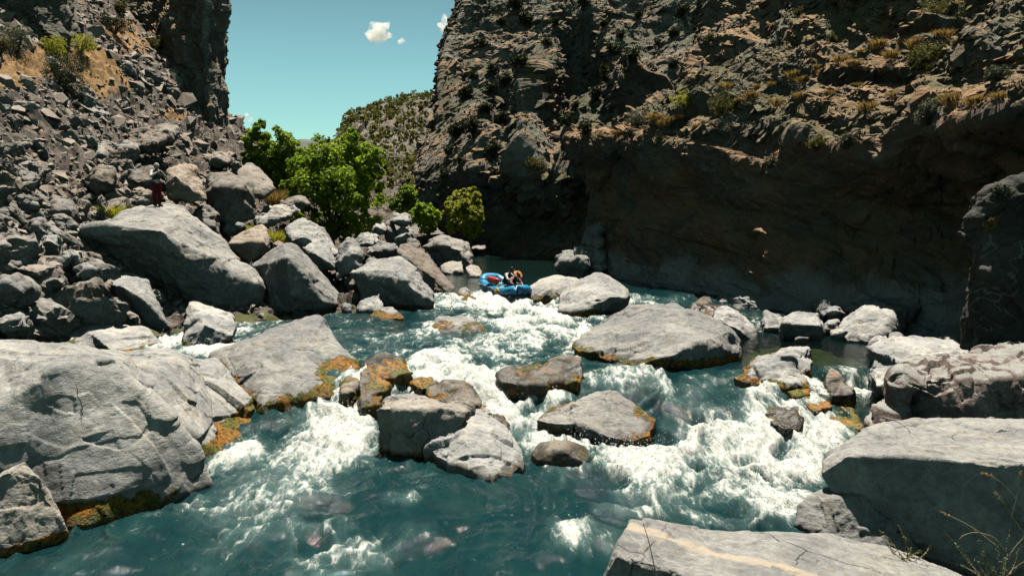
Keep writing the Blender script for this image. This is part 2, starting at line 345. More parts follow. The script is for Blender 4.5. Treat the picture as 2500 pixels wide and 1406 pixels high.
U = [[(1760, 330, 70), (1760, 150, 72), (1760, 0, 75), (1760, -330, 80)],
     [(1690, 275, 48), (1692, 150, 51), (1702, 0, 54), (1690, -330, 60)],
     [(1790, 215, 44), (1800, 110, 46.5), (1820, 0, 49), (1830, -330, 54)],
     [(1950, 150, 42), (1950, 50, 43.5), (1950, -60, 45), (1960, -330, 48)],
     [(2110, 110, 38.3), (2110, 20, 39.3), (2110, -80, 40.2), (2110, -330, 43)],
     [(2270, 90, 33.5), (2260, 0, 34.3), (2260, -80, 35), (2260, -330, 38)],
     [(2430, 35, 30), (2430, -50, 31), (2430, -120, 32), (2430, -330, 35)],
     [(2680, -30, 27), (2680, -100, 27.5), (2680, -180, 28), (2680, -330, 30)],
     [(3700, -200, 19), (3700, -280, 19.5), (3700, -360, 20), (3700, -600, 22)]]
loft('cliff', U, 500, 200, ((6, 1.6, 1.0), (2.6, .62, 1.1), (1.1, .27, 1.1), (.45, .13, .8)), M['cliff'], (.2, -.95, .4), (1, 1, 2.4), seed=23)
A = [[(1190, 650, 95), (1190, 612, 95), (1090, 500, 100), (1060, 405, 110), (1090, 320, 115), (1110, 200, 120), (1130, 90, 125), (1180, 10, 130), (1230, -180, 140)],
     [(1160, 650, 71), (1160, 614, 72), (1035, 505, 76), (1012, 405, 78), (1066, 320, 80), (1076, 200, 83), (1098, 90, 86), (1150, 5, 89), (1190, -180, 95)],
     [(1215, 650, 69), (1212, 617, 70), (1180, 520, 71), (1150, 410, 71.2), (1140, 310, 76.5), (1140, 200, 81), (1155, 100, 85), (1195, 0, 90), (1240, -180, 97)],
     [(1300, 660, 65.5), (1300, 624, 66), (1300, 520, 66.5), (1300, 420, 66.6), (1300, 310, 73), (1305, 200, 78), (1310, 100, 84), (1320, 0, 90), (1330, -180, 97)],
     [(1390, 665, 59), (1390, 634, 60), (1390, 530, 61.5), (1390, 430, 61.8), (1390, 320, 72), (1395, 200, 79), (1400, 100, 85), (1400, 0, 90), (1400, -180, 97)],
     [(1500, 680, 57), (1500, 645, 57.5), (1500, 540, 60), (1490, 440, 60), (1490, 330, 68.5), (1490, 220, 75), (1500, 110, 82), (1500, 0, 88), (1500, -180, 96)],
     [(1630, 680, 54), (1630, 650, 55), (1630, 540, 57), (1625, 430, 60), (1620, 320, 63), (1620, 210, 70), (1620, 110, 78), (1620, 0, 85), (1620, -180, 93)],
     [(1800, 680, 54), (1800, 650, 55), (1800, 540, 57), (1800, 430, 60), (1790, 320, 63), (1780, 210, 69), (1780, 110, 76), (1780, 0, 84), (1780, -180, 92)]]
A = [c if i == 0 else [(a, b_, d if k < 3 else c[2][2]+(d-c[2][2])*1.6) for k, (a, b_, d) in enumerate(c)] for i, c in enumerate(A)]
loft('cliff', A, 680, 640, ((9, 2.9, 1.0), (4.2, 1.0, 1.1), (1.8, .44, 1.1), (.8, .22, .8), (.36, .09, .8)), M['far_cliff'], (.3, .5, .2), (1, 1, 1.9), seed=41, ampmap=lambda x, y, v: .4+.6*sstep(1090, 1190, x),
     bumps=((1300, 330, 40, 130, 4.5), (1330, 190, 30, 60, 3), (1410, 160, 50, 55, -5), (1560, 250, 60, 40, 4), (1240, 250, 40, 80, -2.5), (1480, 90, 90, 50, 3), (1210, 480, 60, 60, -3), (1330, 570, 120, 60, -2.5), (1430, 420, 50, 40, 3)))
# left-hand cliffs above the talus
L1 = [[(250, 160, 70), (265, 60, 75), (280, -60, 81), (290, -250, 92)],
      [(350, 130, 68), (350, 20, 72), (350, -80, 77), (350, -250, 86)],
      [(452, 260, 63), (425, 60, 68), (420, -60, 73), (415, -250, 82)],
      [(520, 310, 60.5), (497, 110, 61.5), (512, -20, 62), (520, -250, 64)],
      [(552, 330, 65), (528, 110, 67), (538, -10, 68), (548, -250, 70)],
      [(500, 280, 95), (500, 110, 95), (505, -10, 95), (510, -250, 95)]]
loft('cliff', L1, 200, 200, ((6, 1.3, 1.), (2.5, .8, 1.1), (1, .4, 1.1), (.45, .16, 1.)), M['far_cliff'], (0, .2, 0), (1.8, 1.8, .7), seed=61)
L2 = [[(-220, 170, 44), (-220, 20, 45), (-220, -250, 48)], [(-90, 150, 45), (-100, 10, 46), (-100, -250, 49)], [(40, 130, 46.5), (30, 10, 47), (20, -250, 50)],
      [(120, 120, 48), (115, 20, 48.5), (105, -250, 51)], [(165, 150, 52), (150, 20, 53), (140, -250, 55)], [(120, 200, 70), (100, 20, 70), (90, -250, 70)]]
loft('cliff', L2, 180, 140, ((5, 1.3, 1.), (2.2, .8, 1.1), (.9, .4, 1.1), (.4, .15, 1.)), M['far_cliff'], (0, .5, .2), (1.8, 1.4, .7), seed=71)
# far hills beyond the bend
hx = np.linspace(700, 1200, 14); ridge = np.interp(hx, (700, 815, 825, 860, 930, 1000, 1080, 1200), (370, 352, 312, 282, 264, 246, 238, 215))
HL = [[(x, 600, 108), (x, 520, 118), (x, 440, 150), (x, max(400, r+60), 190), (x, r+25, 225), (x, r, 240), (x, r+5, 270), (x, r+40, 320)] for x, r in zip(hx, ridge)]
loft('hill', HL, 300, 300, ((22, 5, 1.), (9, 3, 1.1), (3.5, 1.2, 1.), (1.5, .5, 1.)), M['hill_rock'], (.2, -.6, .2), (1, 1, 2.), seed=81, ampmap=lambda x, y, v: .35+.65*sstep(240, 150, v[:, 1])*np.ones(len(v)))
hx = np.linspace(560, 900, 10); ridge = np.interp(hx, (560, 680, 735, 775, 830, 900), (345, 352, 331, 339, 352, 360))
HL = [[(x, 540, 700), (x, r+40, 820), (x, r, 900), (x, r+30, 1100)] for x, r in zip(hx, ridge)]
M['far_hill'] = simple('far_hill_scrub', (.115, .13, .12), .95, .35, .02)
loft('hill', HL, 120, 60, ((60, 8, 1.), (20, 4, 1.)), M['far_hill'], seed=91, ampmap=lambda x, y, v: .4)
# ------------------------------------------------------------------ water
FOAM = ((1265, 747, 105, 13, 1.1), (1180, 735, 40, 12, .9), (1300, 775, 150, 22, .8), (1400, 800, 80, 30, .7), (1250, 830, 130, 30, .45), (1130, 860, 200, 35, .40), (1080, 745, 60, 9, .7),
        (1040, 885, 45, 22, .9), (1085, 915, 80, 24, 1.1), (1000, 930, 50, 25, 1.0), (1250, 950, 110, 28, .9), (1215, 1005, 60, 55, 1.1), (1300, 1055, 80, 36, 1.05), (1320, 970, 60, 30, .7), (1170, 930, 60, 20, .8),
        (830, 1030, 105, 60, .95), (890, 990, 40, 40, 1.0), (770, 1110, 130, 75, .62), (690, 1210, 150, 80, .46), (720, 1300, 150, 50, .3), (610, 1110, 60, 50, .55), (870, 1090, 60, 40, .9), (560, 1250, 100, 50, .4), (860, 1370, 140, 40, .42),
        (1440, 1085, 110, 36, 1.0), (1550, 1130, 150, 50, .85), (1480, 1040, 60, 20, .9), (1450, 1160, 120, 40, .55),
        (1530, 915, 120, 22, .6), (1640, 950, 110, 24, .42), (1560, 975, 80, 26, .45), (1720, 1000, 70, 26, .25), (1700, 930, 150, 18, .35), (1880, 985, 60, 30, .7),
        (1780, 1080, 170, 40, 1.1), (1930, 1065, 110, 45, 1.2), (1880, 1140, 170, 50, 1.05), (1720, 1180, 200, 55, .85), (1900, 1230, 110, 50, .75), (1580, 1220, 130, 50, .55), (1800, 1260, 150, 30, .62), (1640, 1050, 60, 30, .4),
        (1430, 1320, 90, 50, .5), (980, 1215, 60, 18, .5), (1060, 1300, 120, 30, .3), (960, 1340, 140, 34, .36), (1500, 1250, 60, 40, .45),
        (425, 838, 40, 18, 1.1), (510, 862, 60, 13, 1.1), (600, 810, 60, 25, .5), (590, 790, 30, 12, .5), (640, 780, 30, 8, .5),
        (2095, 930, 55, 22, .75), (2110, 957, 70, 10, 1.0), (1985, 945, 30, 20, .8), (2010, 1020, 40, 30, 1.0), (2130, 1010, 60, 14, .5), (1190, 620, 30, 5, .9), (1700, 762, 120, 10, .45), (1880, 800, 60, 14, .35), (1580, 745, 60, 8, .5), (1100, 800, 60, 16, .35))
X, Y = fan(-700, 3100, 640, 6.2, 125, 620); x, y = X.ravel(), Y.ravel(); z0 = zw(x, y)
foam = np.zeros(len(x))
for (a, b_, rx, ry, s) in FOAM:                      # patches of white water lying on the river, sized in metres
    d = dW(a, b_); c = P(a, b_, d); mx = rx*d/F*1.05; my = ry*d*d/(F*(H-c[2]))*1.05
    e = np.exp(-(((x-c[0])/mx)**2+((y-c[1])/my)**2)**1.3)*s; foam = np.maximum(foam, e)+.12*np.minimum(foam, e)
calm = np.clip(sstep(34.5, 38, y)+np.exp(-(((x-8.4)/3.2)**2+((y-23.4)/3.0)**2)**2)+.8*np.exp(-((x/2.2)**2+((y-12)/2.6)**2)), 0, 1)
foam = np.minimum(foam+(.14+.16*sstep(19, 24, y))*(1-calm), 1.25)
q = np.stack((x, y, z0), 1); slope = np.abs(zw(x, y+.15)-zw(x, y-.15))/.3
rough = np.clip(.2+.8*foam+2.2*slope+.35*sstep(21, 19, y)*sstep(8, 12, y), 0, 1.4)*np.where((x > 5.6) & (y > 20.6) & (y < 29), .25, 1)*(1-.65*sstep(36, 40, y))
qa = q*np.array((1.0, .62, 1))+.5*np.stack((vnoise(q*.9, 5), vnoise(q*.9+7, 6), 0*x), 1)
big = vnoise(qa*.75, 11); mid = 1-2*np.abs(vnoise(qa*1.9, 12)); sm = 1-2*np.abs(vnoise(qa*4.6+.4*mid[:, None], 13)); ti = fbm(qa*11, 3, 14)
puff = fbm(q*5.5, 4, 15)+.5*facet(q*4, 19, .6)
crest = .6*big+.7*(mid-.25)+.25*sm
foam = np.clip(foam*(.91+.5*crest)+.12*(foam > .25)*crest, 0, 1.3)
z = z0+rough*(.13*big+.085*mid+.035*sm+.010*ti)+np.clip(foam, 0, 1)**1.5*(.05+.05*puff)
wp = np.stack((x, y, z), 1); wf = grid_faces(*X.shape)[:, ::-1]
me = mesh_np('water', wp, wf, True); attr(me, 'foam', foam); attr(me, 'chop', rough)
clear = np.exp(-(((x-8.4)/3.2)**2+((y-23.4)/3.0)**2)**2)+.8*np.exp(-(((x-8)/1.8)**2+((y-18.6)/1.2)**2)**2)+.5*np.exp(-(((x-12)/6)**2+((y-30)/4)**2))
attr(me, 'clear', np.clip(clear, 0, 1)); attr(me, 'far', sstep(34, 48, y))
g = NT('river_water'); g.t.nodes.remove(g.b)
fm = g.attr('foam'); ch = g.attr('chop')
vec = g.n('ShaderNodeMapping', {'Vector': g.warp(.35, 1.1), 'Scale': (1.5, .5, .8), 'Rotation': (0, 0, .12)}).outputs[0]
fine = g.n('ShaderNodeTexNoise', {'Vector': vec, 'Scale': 5.5, 'Detail': 10, 'Roughness': .7, 'Distortion': .45}).outputs['Fac']
coarse = g.n('ShaderNodeTexNoise', {'Vector': vec, 'Scale': .9, 'Detail': 4, 'Roughness': .6, 'Distortion': .6}).outputs['Fac']
tot = g.math('ADD', fm, g.math('ADD', g.math('MULTIPLY', g.math('SUBTRACT', fine, .5), 2.1), g.math('MULTIPLY', g.math('SUBTRACT', coarse, .5), 1.7)))
mask = g.ramp(tot, .52, 1.12)
veil = g.ramp(g.math('ADD', fm, g.math('MULTIPLY', g.math('SUBTRACT', coarse, .5), 1.1)), .12, 1.0, 0, 1)
body = g.mix(g.ramp(coarse, .35, .65), (.0045, .028, .033), (.007, .036, .037)); body = g.mix(g.attr('far'), body, (.006, .018, .016))
body = g.mix(g.math('MULTIPLY', veil, .75), body, (.11, .19, .18))
dif = g.n('ShaderNodeBsdfDiffuse', {'Color': body})
trn = g.n('ShaderNodeBsdfTransparent', {'Color': (.58, .70, .56, 1)})
sub = g.n('ShaderNodeMixShader'); g.set(sub.inputs[0], g.math('SUBTRACT', .985, g.math('MULTIPLY', g.attr('clear'), .86)))
g.t.links.new(trn.outputs[0], sub.inputs[1]); g.t.links.new(dif.outputs[0], sub.inputs[2])
rip = g.n('ShaderNodeTexNoise', {'Vector': vec, 'Scale': 8.0, 'Detail': 7, 'Roughness': .6, 'Distortion': .3}).outputs['Fac']
rip2 = g.n('ShaderNodeTexNoise', {'Vector': vec, 'Scale': 2.6, 'Detail': 5, 'Roughness': .55, 'Distortion': .4}).outputs['Fac']
hgt = g.math('ADD', g.math('MULTIPLY', rip, .45), rip2)
bn = g.n('ShaderNodeBump', {'Height': hgt, 'Strength': g.ramp(ch, 0, 1, .5, .9), 'Distance': .10}).outputs[0]
gl = g.n('ShaderNodeBsdfGlossy', {'Roughness': .055, 'Color': (1, 1, 1, 1), 'Normal': bn})
fr = g.n('ShaderNodeFresnel', {'IOR': 1.33, 'Normal': bn}).outputs[0]
wat = g.n('ShaderNodeMixShader'); g.set(wat.inputs[0], fr); g.t.links.new(sub.outputs[0], wat.inputs[1]); g.t.links.new(gl.outputs[0], wat.inputs[2])
fb = g.n('ShaderNodeBump', {'Height': g.math('ADD', tot, g.math('MULTIPLY', rip, .5)), 'Strength': .7, 'Distance': .12}).outputs[0]
fo = g.n('ShaderNodeBsdfPrincipled', {'Base Color': g.mix(g.ramp(fine, .3, .7), (.60, .64, .60), (.86, .86, .80)), 'Roughness': .55, 'Normal': fb}); fo.inputs['Specular IOR Level'].default_value = .3
mx = g.n('ShaderNodeMixShader'); g.set(mx.inputs[0], mask); g.t.links.new(wat.outputs[0], mx.inputs[1]); g.t.links.new(fo.outputs[0], mx.inputs[2])
g.t.links.new(mx.outputs[0], g.out.inputs[0]); M['water'] = g.m
struct(link('water', me, M['water']))
# droplets thrown up where the river breaks: too many to count
rg = np.random.default_rng(5); pw = np.clip(foam-.75, 0, 1)*(y < 37)/y**1.5; k = rg.choice(len(x), 2600, p=pw/pw.sum()); c = wp[k]+rg.normal(0, .05, (2600, 3)); c[:, 2] += .03+np.abs(rg.normal(0, .14, 2600))
oc = np.array(((1, 0, 0), (-1, 0, 0), (0, 1, 0), (0, -1, 0), (0, 0, 1.3), (0, 0, -1.3))); fo_ = np.array(((0, 2, 4), (2, 1, 4), (1, 3, 4), (3, 0, 4), (2, 0, 5), (1, 2, 5), (3, 1, 5), (0, 3, 5)))
r_ = (.005+.011*rg.random(2600)**2)[:, None, None]; v = (c[:, None]+oc*r_).reshape(-1, 3); f = (fo_[None]+6*np.arange(2600)[:, None, None]).reshape(-1, 3)
M['spray'] = simple('spray_droplets', (.85, .86, .84), .3, .05, 5); struct(link('spray', mesh_np('spray', v, f, True), M['spray']), 'stuff')
# ------------------------------------------------------------------ rocks
JOBS = []
def hull_mesh(hulls):
    bm = bmesh.new()
    for pts in hulls:
        vs = [bm.verts.new(p) for p in pts]
        r = bmesh.ops.convex_hull(bm, input=vs, use_existing_faces=False)
        kill = [v for v in r['geom_interior'] if isinstance(v, bmesh.types.BMVert)]+[v for v in vs if v.is_valid and not v.link_faces]
        bmesh.ops.delete(bm, geom=list({v for v in kill if v.is_valid}), context='VERTS')
    bmesh.ops.recalc_face_normals(bm, faces=bm.faces)
    me = bpy.data.meshes.new('hull'); bm.to_mesh(me); bm.free(); return me
def remesh_all(jobs):
    """jobs: list of (mesh, voxel) -> list of (verts, faces), every one a single closed surface"""
    tmp = []
    for me, vx in jobs:
        o = bpy.data.objects.new('tmp', me); C.objects.link(o); m = o.modifiers.new('r', 'REMESH'); m.mode = 'VOXEL'; m.voxel_size = vx; tmp.append(o)
    dg = bpy.context.evaluated_depsgraph_get(); out = []
    for o in tmp:
        e = o.evaluated_get(dg).to_mesh(); v = np.empty(len(e.vertices)*3, np.float32); e.vertices.foreach_get('co', v)
        f = np.empty(len(e.loops), np.int32); e.loops.foreach_get('vertex_index', f); ls = np.empty(len(e.polygons), np.int32); e.polygons.foreach_get('loop_total', ls)
        f = f.reshape(-1, 4) if (ls == 4).all() else f[:len(f)//4*4].reshape(-1, 4)
        out.append((v.reshape(-1, 3).astype(float), f))
    for o in tmp:
        me = o.data; bpy.data.objects.remove(o); bpy.data.meshes.remove(me)
    return out
def parse(s): return [tuple(float(k) for k in q.split(',')) for q in s.split()]
def build_hull(pts, back, drop):
    p = np.array([P(*q) for q in pts]); px = np.array(pts); c = px[:, :2].mean(0); dm = px[:, 2].max(); out = [*p]
    for q in px:
        e = c+(q[:2]-c)*.72; out.append(P(e[0], e[1], dm+back))
    n = len(out)
    for q in out[:n]:
        lv = float(zw(q[0], q[1]))
        if q[2] < lv+.35: out.append(q-np.array((0, -.05, drop)))
    return out
def rock(kind, cat, label, mat, hulls, back=1.2, drop=1.0, ang=1.0, moss=0., wet=.12, rnd=.35, group=None, vox=1.0):
    """hulls: 'px,py,d ...' corner points of the visible faces, d in metres from the camera line"""
    hl = [parse(h) for h in hulls]
    if moss > 0:                                     # stands in the river: set it where its foot meets the water
        q = max((q for h in hl for q in h), key=lambda q: q[1]); k = float(np.clip(dW(q[0], q[1])-q[2], -1.5, 1.5))-.12; dr = float(16.8 < q[2] < 21.3); k -= .45*dr; moss += (.12 if mat == 'river_rock' else -.08)*dr; hl = [[(a, b_, c+k) for a, b_, c in h] for h in hl]
    hs = [build_hull(h, back, drop) for h in hl]; d = np.mean([q[2] for h in hulls for q in parse(h)])
    JOBS.append(dict(kind=kind, cat=cat, label=label, mat=mat, me=hull_mesh(hs), vx=float(np.clip(d*.0016*vox, .018, .08)), ang=ang, moss=moss*.62, wet=wet, rnd=rnd, group=group, seed=len(JOBS)*13+5))
def blob(px, py, w_, h_, d, kind, cat, label, mat, seed, depth=None, n=7, **kw):
    """irregular angular rock filling a w_ x h_ pixel patch centred on px,py"""
    r = random.Random(seed); pts = []; dp = depth or (w_+h_)*.5*d/F*.5
    for i in range(n):
        a = 2*math.pi*i/n+r.uniform(-.3, .3); k = r.uniform(.78, 1.04)
        pts.append('%.1f,%.1f,%.2f' % (px+math.cos(a)*w_/2*k, py+math.sin(a)*h_/2*k*(.85 if math.sin(a) > 0 else 1), d+(-.25 if math.sin(a) > 0 else .8)*dp))
    for i in range(3):
        a = r.uniform(0, 6.3); pts.append('%.1f,%.1f,%.2f' % (px+math.cos(a)*w_*.3, py+math.sin(a)*h_*.2, d-dp*r.uniform(.5, .9)))
    rock(kind, cat, label, mat, [' '.join(pts)], **kw)
RR = 'river_rock'
# --- left foreground
rock('boulder', 'boulder', 'massive grey boulder filling the lower left with a broad rough face and orange foot', RR,
     ['140,905,13.6 255,893,14.1 330,958,14.05 400,1030,14.1 460,1100,14.2 495,1180,14.25 220,1282,12.6 165,1286,12.5 60,1130,13 50,1050,13.3 0,853,15.5 -90,850,15 -90,1060,13 150,843,17.2 60,830,17.6 300,878,17',
      '240,868,17.3 390,866,19 470,872,19.6 430,960,17.8 400,1035,16.2 330,960,15.3 500,1135,15.8 545,1122,16.2 480,1040,17.2',
      '420,872,19.3 520,882,20 566,928,19.6 642,1012,18.9 662,1052,18.3 605,1088,17.6 540,1122,16.6 520,1010,17.8 500,940,18.6'],
     back=2., ang=.4, moss=.58, rnd=.5)
rock('slab', 'rock', 'pale wedge of rock at the lower left corner leaning on the massive grey boulder', RR,
     ['20,1150,12.2 62,1118,12.5 100,1172,12.3 132,1232,12.35 168,1296,12.2 0,1342,11.75 -60,1352,11.7 -50,1180,12'], back=.7, ang=.5, moss=.2)
rock('boulder', 'boulder', 'wide pale slab boulder beside the left white water with orange moss along its foot', RR,
     ['520,868,22.3 600,836,22.6 662,806,23.2 742,786,23.9 776,781,24.2 802,802,23.6 832,850,22.8 862,882,22.1 877,930,21.1 871,956,20.6 832,968,20.1 640,990,19.3 622,962,19.9 560,932,20.8 640,880,20.9 700,930,20 746,970,19.75'],
     back=1.6, ang=.4, moss=.32, rnd=.45)
rock('boulder', 'boulder', 'upright pinkish white boulder standing in the narrow left channel', RR,
     ['460,736,26.8 476,729,27 542,754,26.8 572,770,26.4 579,802,25.9 571,818,25.4 502,848,24.9 461,858,24.8 444,832,25.2 449,780,25.9 500,790,25.1'], back=1., ang=.6, moss=.36)
rock('boulder', 'boulder', 'smooth rounded grey boulder with a dark crack behind the massive left boulder', RR,
     ['90,832,24.2 122,792,25 182,770,25.5 270,736,26 285,746,25.8 281,792,24.6 240,850,23.6 150,838,23.8',
      '200,800,24.6 300,782,25.2 372,812,24.6 396,840,24 401,860,23.5 332,868,23.1 270,852,23.2 240,830,23.6'], back=1.4, ang=.4, moss=.22, rnd=.6)
rock('boulder', 'boulder', 'tilted boulder with a black left side and a pale rounded right shoulder', RR,
     ['235,688,26.2 281,667,26.8 342,671,26.8 361,686,26.4 364,722,26 378,764,25.6 413,796,25.2 392,802,26 330,772,26.7 268,742,26.9 238,718,27 300,700,25 345,728,25.0 372,764,25.1'], back=1.2, ang=.45, moss=.12)
rock('boulder', 'boulder', 'giant boulder with a sunlit sloping top and a huge black overhanging face', RR,
     ['205,562,28.6 262,548,28.4 300,520,30.6 350,501,31.8 400,495,32.6 452,499,32.6 532,580,32.2 602,656,31.5 634,690,30.8 636,700,30.5 395,562,28 300,574,28.2 442,622,28.2 502,662,28.8 566,692,29.6 628,772,31.9 480,762,31.6 300,692,31.4 212,610,30.6'],
     back=2., ang=.5, moss=0, rnd=.4)
rock('boulder', 'boulder', 'large boulder with a black left flank and a broad cream face sloping to the water', RR,
     ['604,652,32.3 640,626,32.2 690,592,32 721,595,33.6 751,640,33.2 801,690,32.6 834,716,32 826,744,31 702,630,29.8 712,682,29.7 706,722,29.6 742,738,30 792,738,30.4 700,768,31.6 652,776,31.9 636,720,32'],
     back=1.6, ang=.4, moss=0, rnd=.4)
rock('boulder', 'boulder', 'half brown half pale leaning rock above the gap between the two largest boulders', 'brown_rock',
     ['556,596,33.6 600,562,34.4 641,547,35 652,560,34.6 656,602,33.6 612,642,33 590,636,33.2 606,590,33.1 640,592,33.2'], back=1.2, ang=.6)
rock('boulder', 'boulder', 'broad pale angular boulder in front of the tallest green tree', RR,
     ['700,562,38 722,545,39 742,535,39.4 776,550,39.4 782,575,38.8 832,616,38 822,652,37.4 790,662,37.2 760,642,37.2 706,604,37.3 705,585,36.9 745,576,36.8 800,620,36.8'], back=1.6, ang=.8)
rock('boulder', 'boulder', 'sloping rock with black underside between the cream boulder and the upright rock', RR,
     ['738,602,35.4 772,590,36.6 806,604,36.4 826,640,35.6 818,658,35 790,664,35 746,640,35 770,618,34.6 800,640,34.5'], back=1., ang=.8)
rock('boulder', 'boulder', 'narrow upright pale rock pointing at the sky above the bank', RR,
     ['850,578,36 866,586,35.9 887,620,35.6 882,652,35.2 852,668,34.8 822,682,34.8 814,642,35.2 832,600,35.7 860,620,34.8'], back=.9, ang=.9)
rock('boulder', 'boulder', 'big cream boulder with a blue-grey undercut foot left of the blue raft', RR,
     ['850,665,33.8 882,646,35 950,634,36 976,627,36.2 1002,645,35.8 1042,690,34.8 1067,716,34 1061,736,33.4 1000,746,34.3 930,746,34.6 880,702,35 856,680,34.2 960,656,33.4 986,682,32.9 1010,706,32.7 1008,722,32.8'], back=1.6, ang=.6, moss=.05)
rock('slab', 'rock', 'long dark tilted slab with a thin sunlit edge behind the big cream boulder', 'brown_rock',
     ['965,612,36.6 981,592,37.4 1001,594,38.2 1042,620,37.6 1087,670,36.6 1111,702,36 1106,726,35.4 1070,736,35.2 1040,692,36 1000,640,36.6 1062,680,35.5'], back=.6, ang=.6)
rock('boulder', 'boulder', 'black bulky boulder on the upper pool bank below the round green bush', 'dark_rock',
     ['1034,612,52.4 1046,585,53 1076,566,54 1102,575,54 1147,590,53.4 1156,622,52.4 1151,650,51.6 1100,652,51.6 1050,642,52 1090,600,51.2 1120,610,51'], back=2., ang=1.)
rock('rock', 'rock', 'flat pale rock at the foot of the black bulky boulder', RR, ['1076,650,47.6 1090,640,48.4 1128,638,48.4 1134,652,47.6 1126,664,47 1082,664,47'], back=.8)
rock('rock', 'rock', 'small cream rock in the water just upstream of the raft', RR, ['1136,652,45.6 1150,647,46 1170,650,46 1178,664,45.4 1172,674,44.9 1146,674,44.9'], back=.7, ang=.5)
rock('rock', 'rock', 'small jagged pale rock in front of the big cream boulder', RR, ['868,752,31.4 886,728,31.8 928,715,32.2 936,742,31.6 930,758,31 880,760,30.9'], back=.7)
rock('rock', 'rock', 'low cream rock with a mossy right end beside the jagged pale rock', RR, ['902,770,30.2 924,752,30.8 958,748,30.8 976,764,30.3 988,776,29.7 940,778,29.6'], back=.6, ang=.5, moss=.25)
rock('rock', 'rock', 'small cone-shaped rock with orange foot left of the raft', RR, ['1108,730,34.4 1122,708,34.8 1136,699,35 1150,708,34.8 1162,730,34.3 1136,740,33.9'], back=.5, ang=.7, moss=.42)
rock('rock', 'rock', 'oval pale rock with a green and orange rim alone in the middle of the river', RR,
     ['1046,806,26.6 1066,776,27.2 1100,769,27.6 1150,774,27.6 1184,790,27.1 1192,808,26.5 1130,814,26.2 1060,812,26.3'], back=.7, ang=.5, moss=.48)
# --- rocks of the main drop
rock('rock', 'rock', 'brown mossy rock at the lip of the drop beside the wide pale slab boulder', 'wet_rock', ['882,890,21.2 905,870,21.7 940,858,22 972,868,21.8 1004,900,21.2 1008,916,20.8 960,924,20.4 890,914,20.5'], back=.6, moss=.62, wet=.5, ang=.8)
rock('rock', 'rock', 'tall orange-green mossy rock below the brown mossy rock', 'wet_rock', ['880,908,20.2 920,906,20.6 956,928,20.4 950,952,20 922,990,19.2 884,994,19 877,950,19.5'], back=.6, moss=.75, wet=.5, ang=.7)
rock('rock', 'rock', 'small mossy stone against the right end of the wide pale slab boulder', 'wet_rock', ['832,940,20.4 850,922,20.8 872,926,20.7 878,948,20.3 850,962,19.9 834,958,20'], back=.4, moss=.5, wet=.3)
rock('rock', 'rock', 'flat green stone in the white water of the drop', 'wet_rock', ['1002,938,19.7 1030,924,20.1 1056,921,20.1 1062,938,19.6 1030,948,19.3'], back=.4, moss=.8, wet=.6)
rock('rock', 'rock', 'orange and white wet rock above the grey block', 'wet_rock', ['1036,958,18.9 1062,930,19.4 1090,940,19.2 1125,930,19.5 1150,944,19.2 1178,980,18.5 1170,990,18.2 1100,985,18.3 1050,972,18.6'], back=.6, moss=.5, wet=.25)
rock('rock', 'rock', 'small cream stone between the grey block and the pale pyramid rock', RR, ['1138,990,18.2 1160,980,18.5 1190,988,18.4 1202,1006,18 1160,1014,17.7'], back=.4, moss=.35)
rock('rock', 'rock', 'grey stone half drowned behind the pale pyramid rock', 'wet_rock', ['1192,1012,17.9 1212,1005,18.1 1232,1018,17.9 1240,1042,17.4 1210,1046,17.2'], back=.4, moss=.3, wet=.6)
rock('boulder', 'boulder', 'grey block with a flat sunlit top and a rough shaded face in mid rapid', RR,
     ['912,1000,17.1 930,972,17.9 962,960,18.3 1052,965,18.3 1140,984,18 1152,1002,17.4 1132,1024,16.9 1062,1082,17 1050,1097,16.9 962,1097,17 916,1082,17.2 922,992,17 982,1000,16.8 1062,992,16.9 1140,1004,17'], back=.9, ang=.75, moss=.22, rnd=.35)
rock('boulder', 'boulder', 'pale pyramid rock with a crack across it standing in the centre pool', RR,
     ['1160,1012,17.1 1182,1004,17.4 1202,1010,17.4 1257,1060,16.6 1282,1110,15.9 1281,1136,15.5 1242,1160,15 1190,1167,14.85 1110,1132,15.3 1062,1112,15.7 1046,1092,16 1080,1060,16.4 1150,1080,15.7 1200,1075,15.8'], back=.9, ang=.6, moss=.26, rnd=.4)
rock('rock', 'rock', 'rounded reddish brown rock right of the pale pyramid rock', 'wet_rock',
     ['1298,1104,16 1318,1082,16.5 1350,1071,16.8 1400,1074,16.8 1432,1088,16.5 1442,1112,16 1428,1130,15.6 1370,1134,15.5 1310,1124,15.7 1370,1095,15.6'], back=.6, ang=.4, moss=.3, wet=.25, rnd=.8)
rock('rock', 'rock', 'long mossy rock across the lip of the drop with a dark orange hump', 'wet_rock',
     ['1214,915,20.6 1240,894,21 1330,884,21.2 1340,900,20.8 1330,938,20 1280,940,20 1222,932,20.2', '1318,890,20.9 1352,876,21.3 1402,870,21.4 1418,880,21.2 1428,922,20.5 1410,930,20.3 1330,938,20.1'], back=.6, ang=.8, moss=.55, wet=.4)
rock('boulder', 'boulder', 'smooth grey rock with two facets split by a dark groove in the right white water', RR,
     ['1396,980,18.6 1425,966,18.9 1460,957,19.2 1486,962,18.9 1515,1040,17.4 1532,1074,17 1482,1062,17.1 1412,1036,17.6 1386,1018,18',
      '1474,960,19.1 1502,964,19 1562,1000,18.3 1602,1022,17.8 1592,1058,17.2 1542,1076,16.9 1524,1060,17.1',
      '1306,1022,18.3 1340,992,18.9 1400,975,18.9 1400,1035,17.7 1350,1032,17.9'], back=.6, ang=.45, moss=.30, wet=.14, rnd=.5)
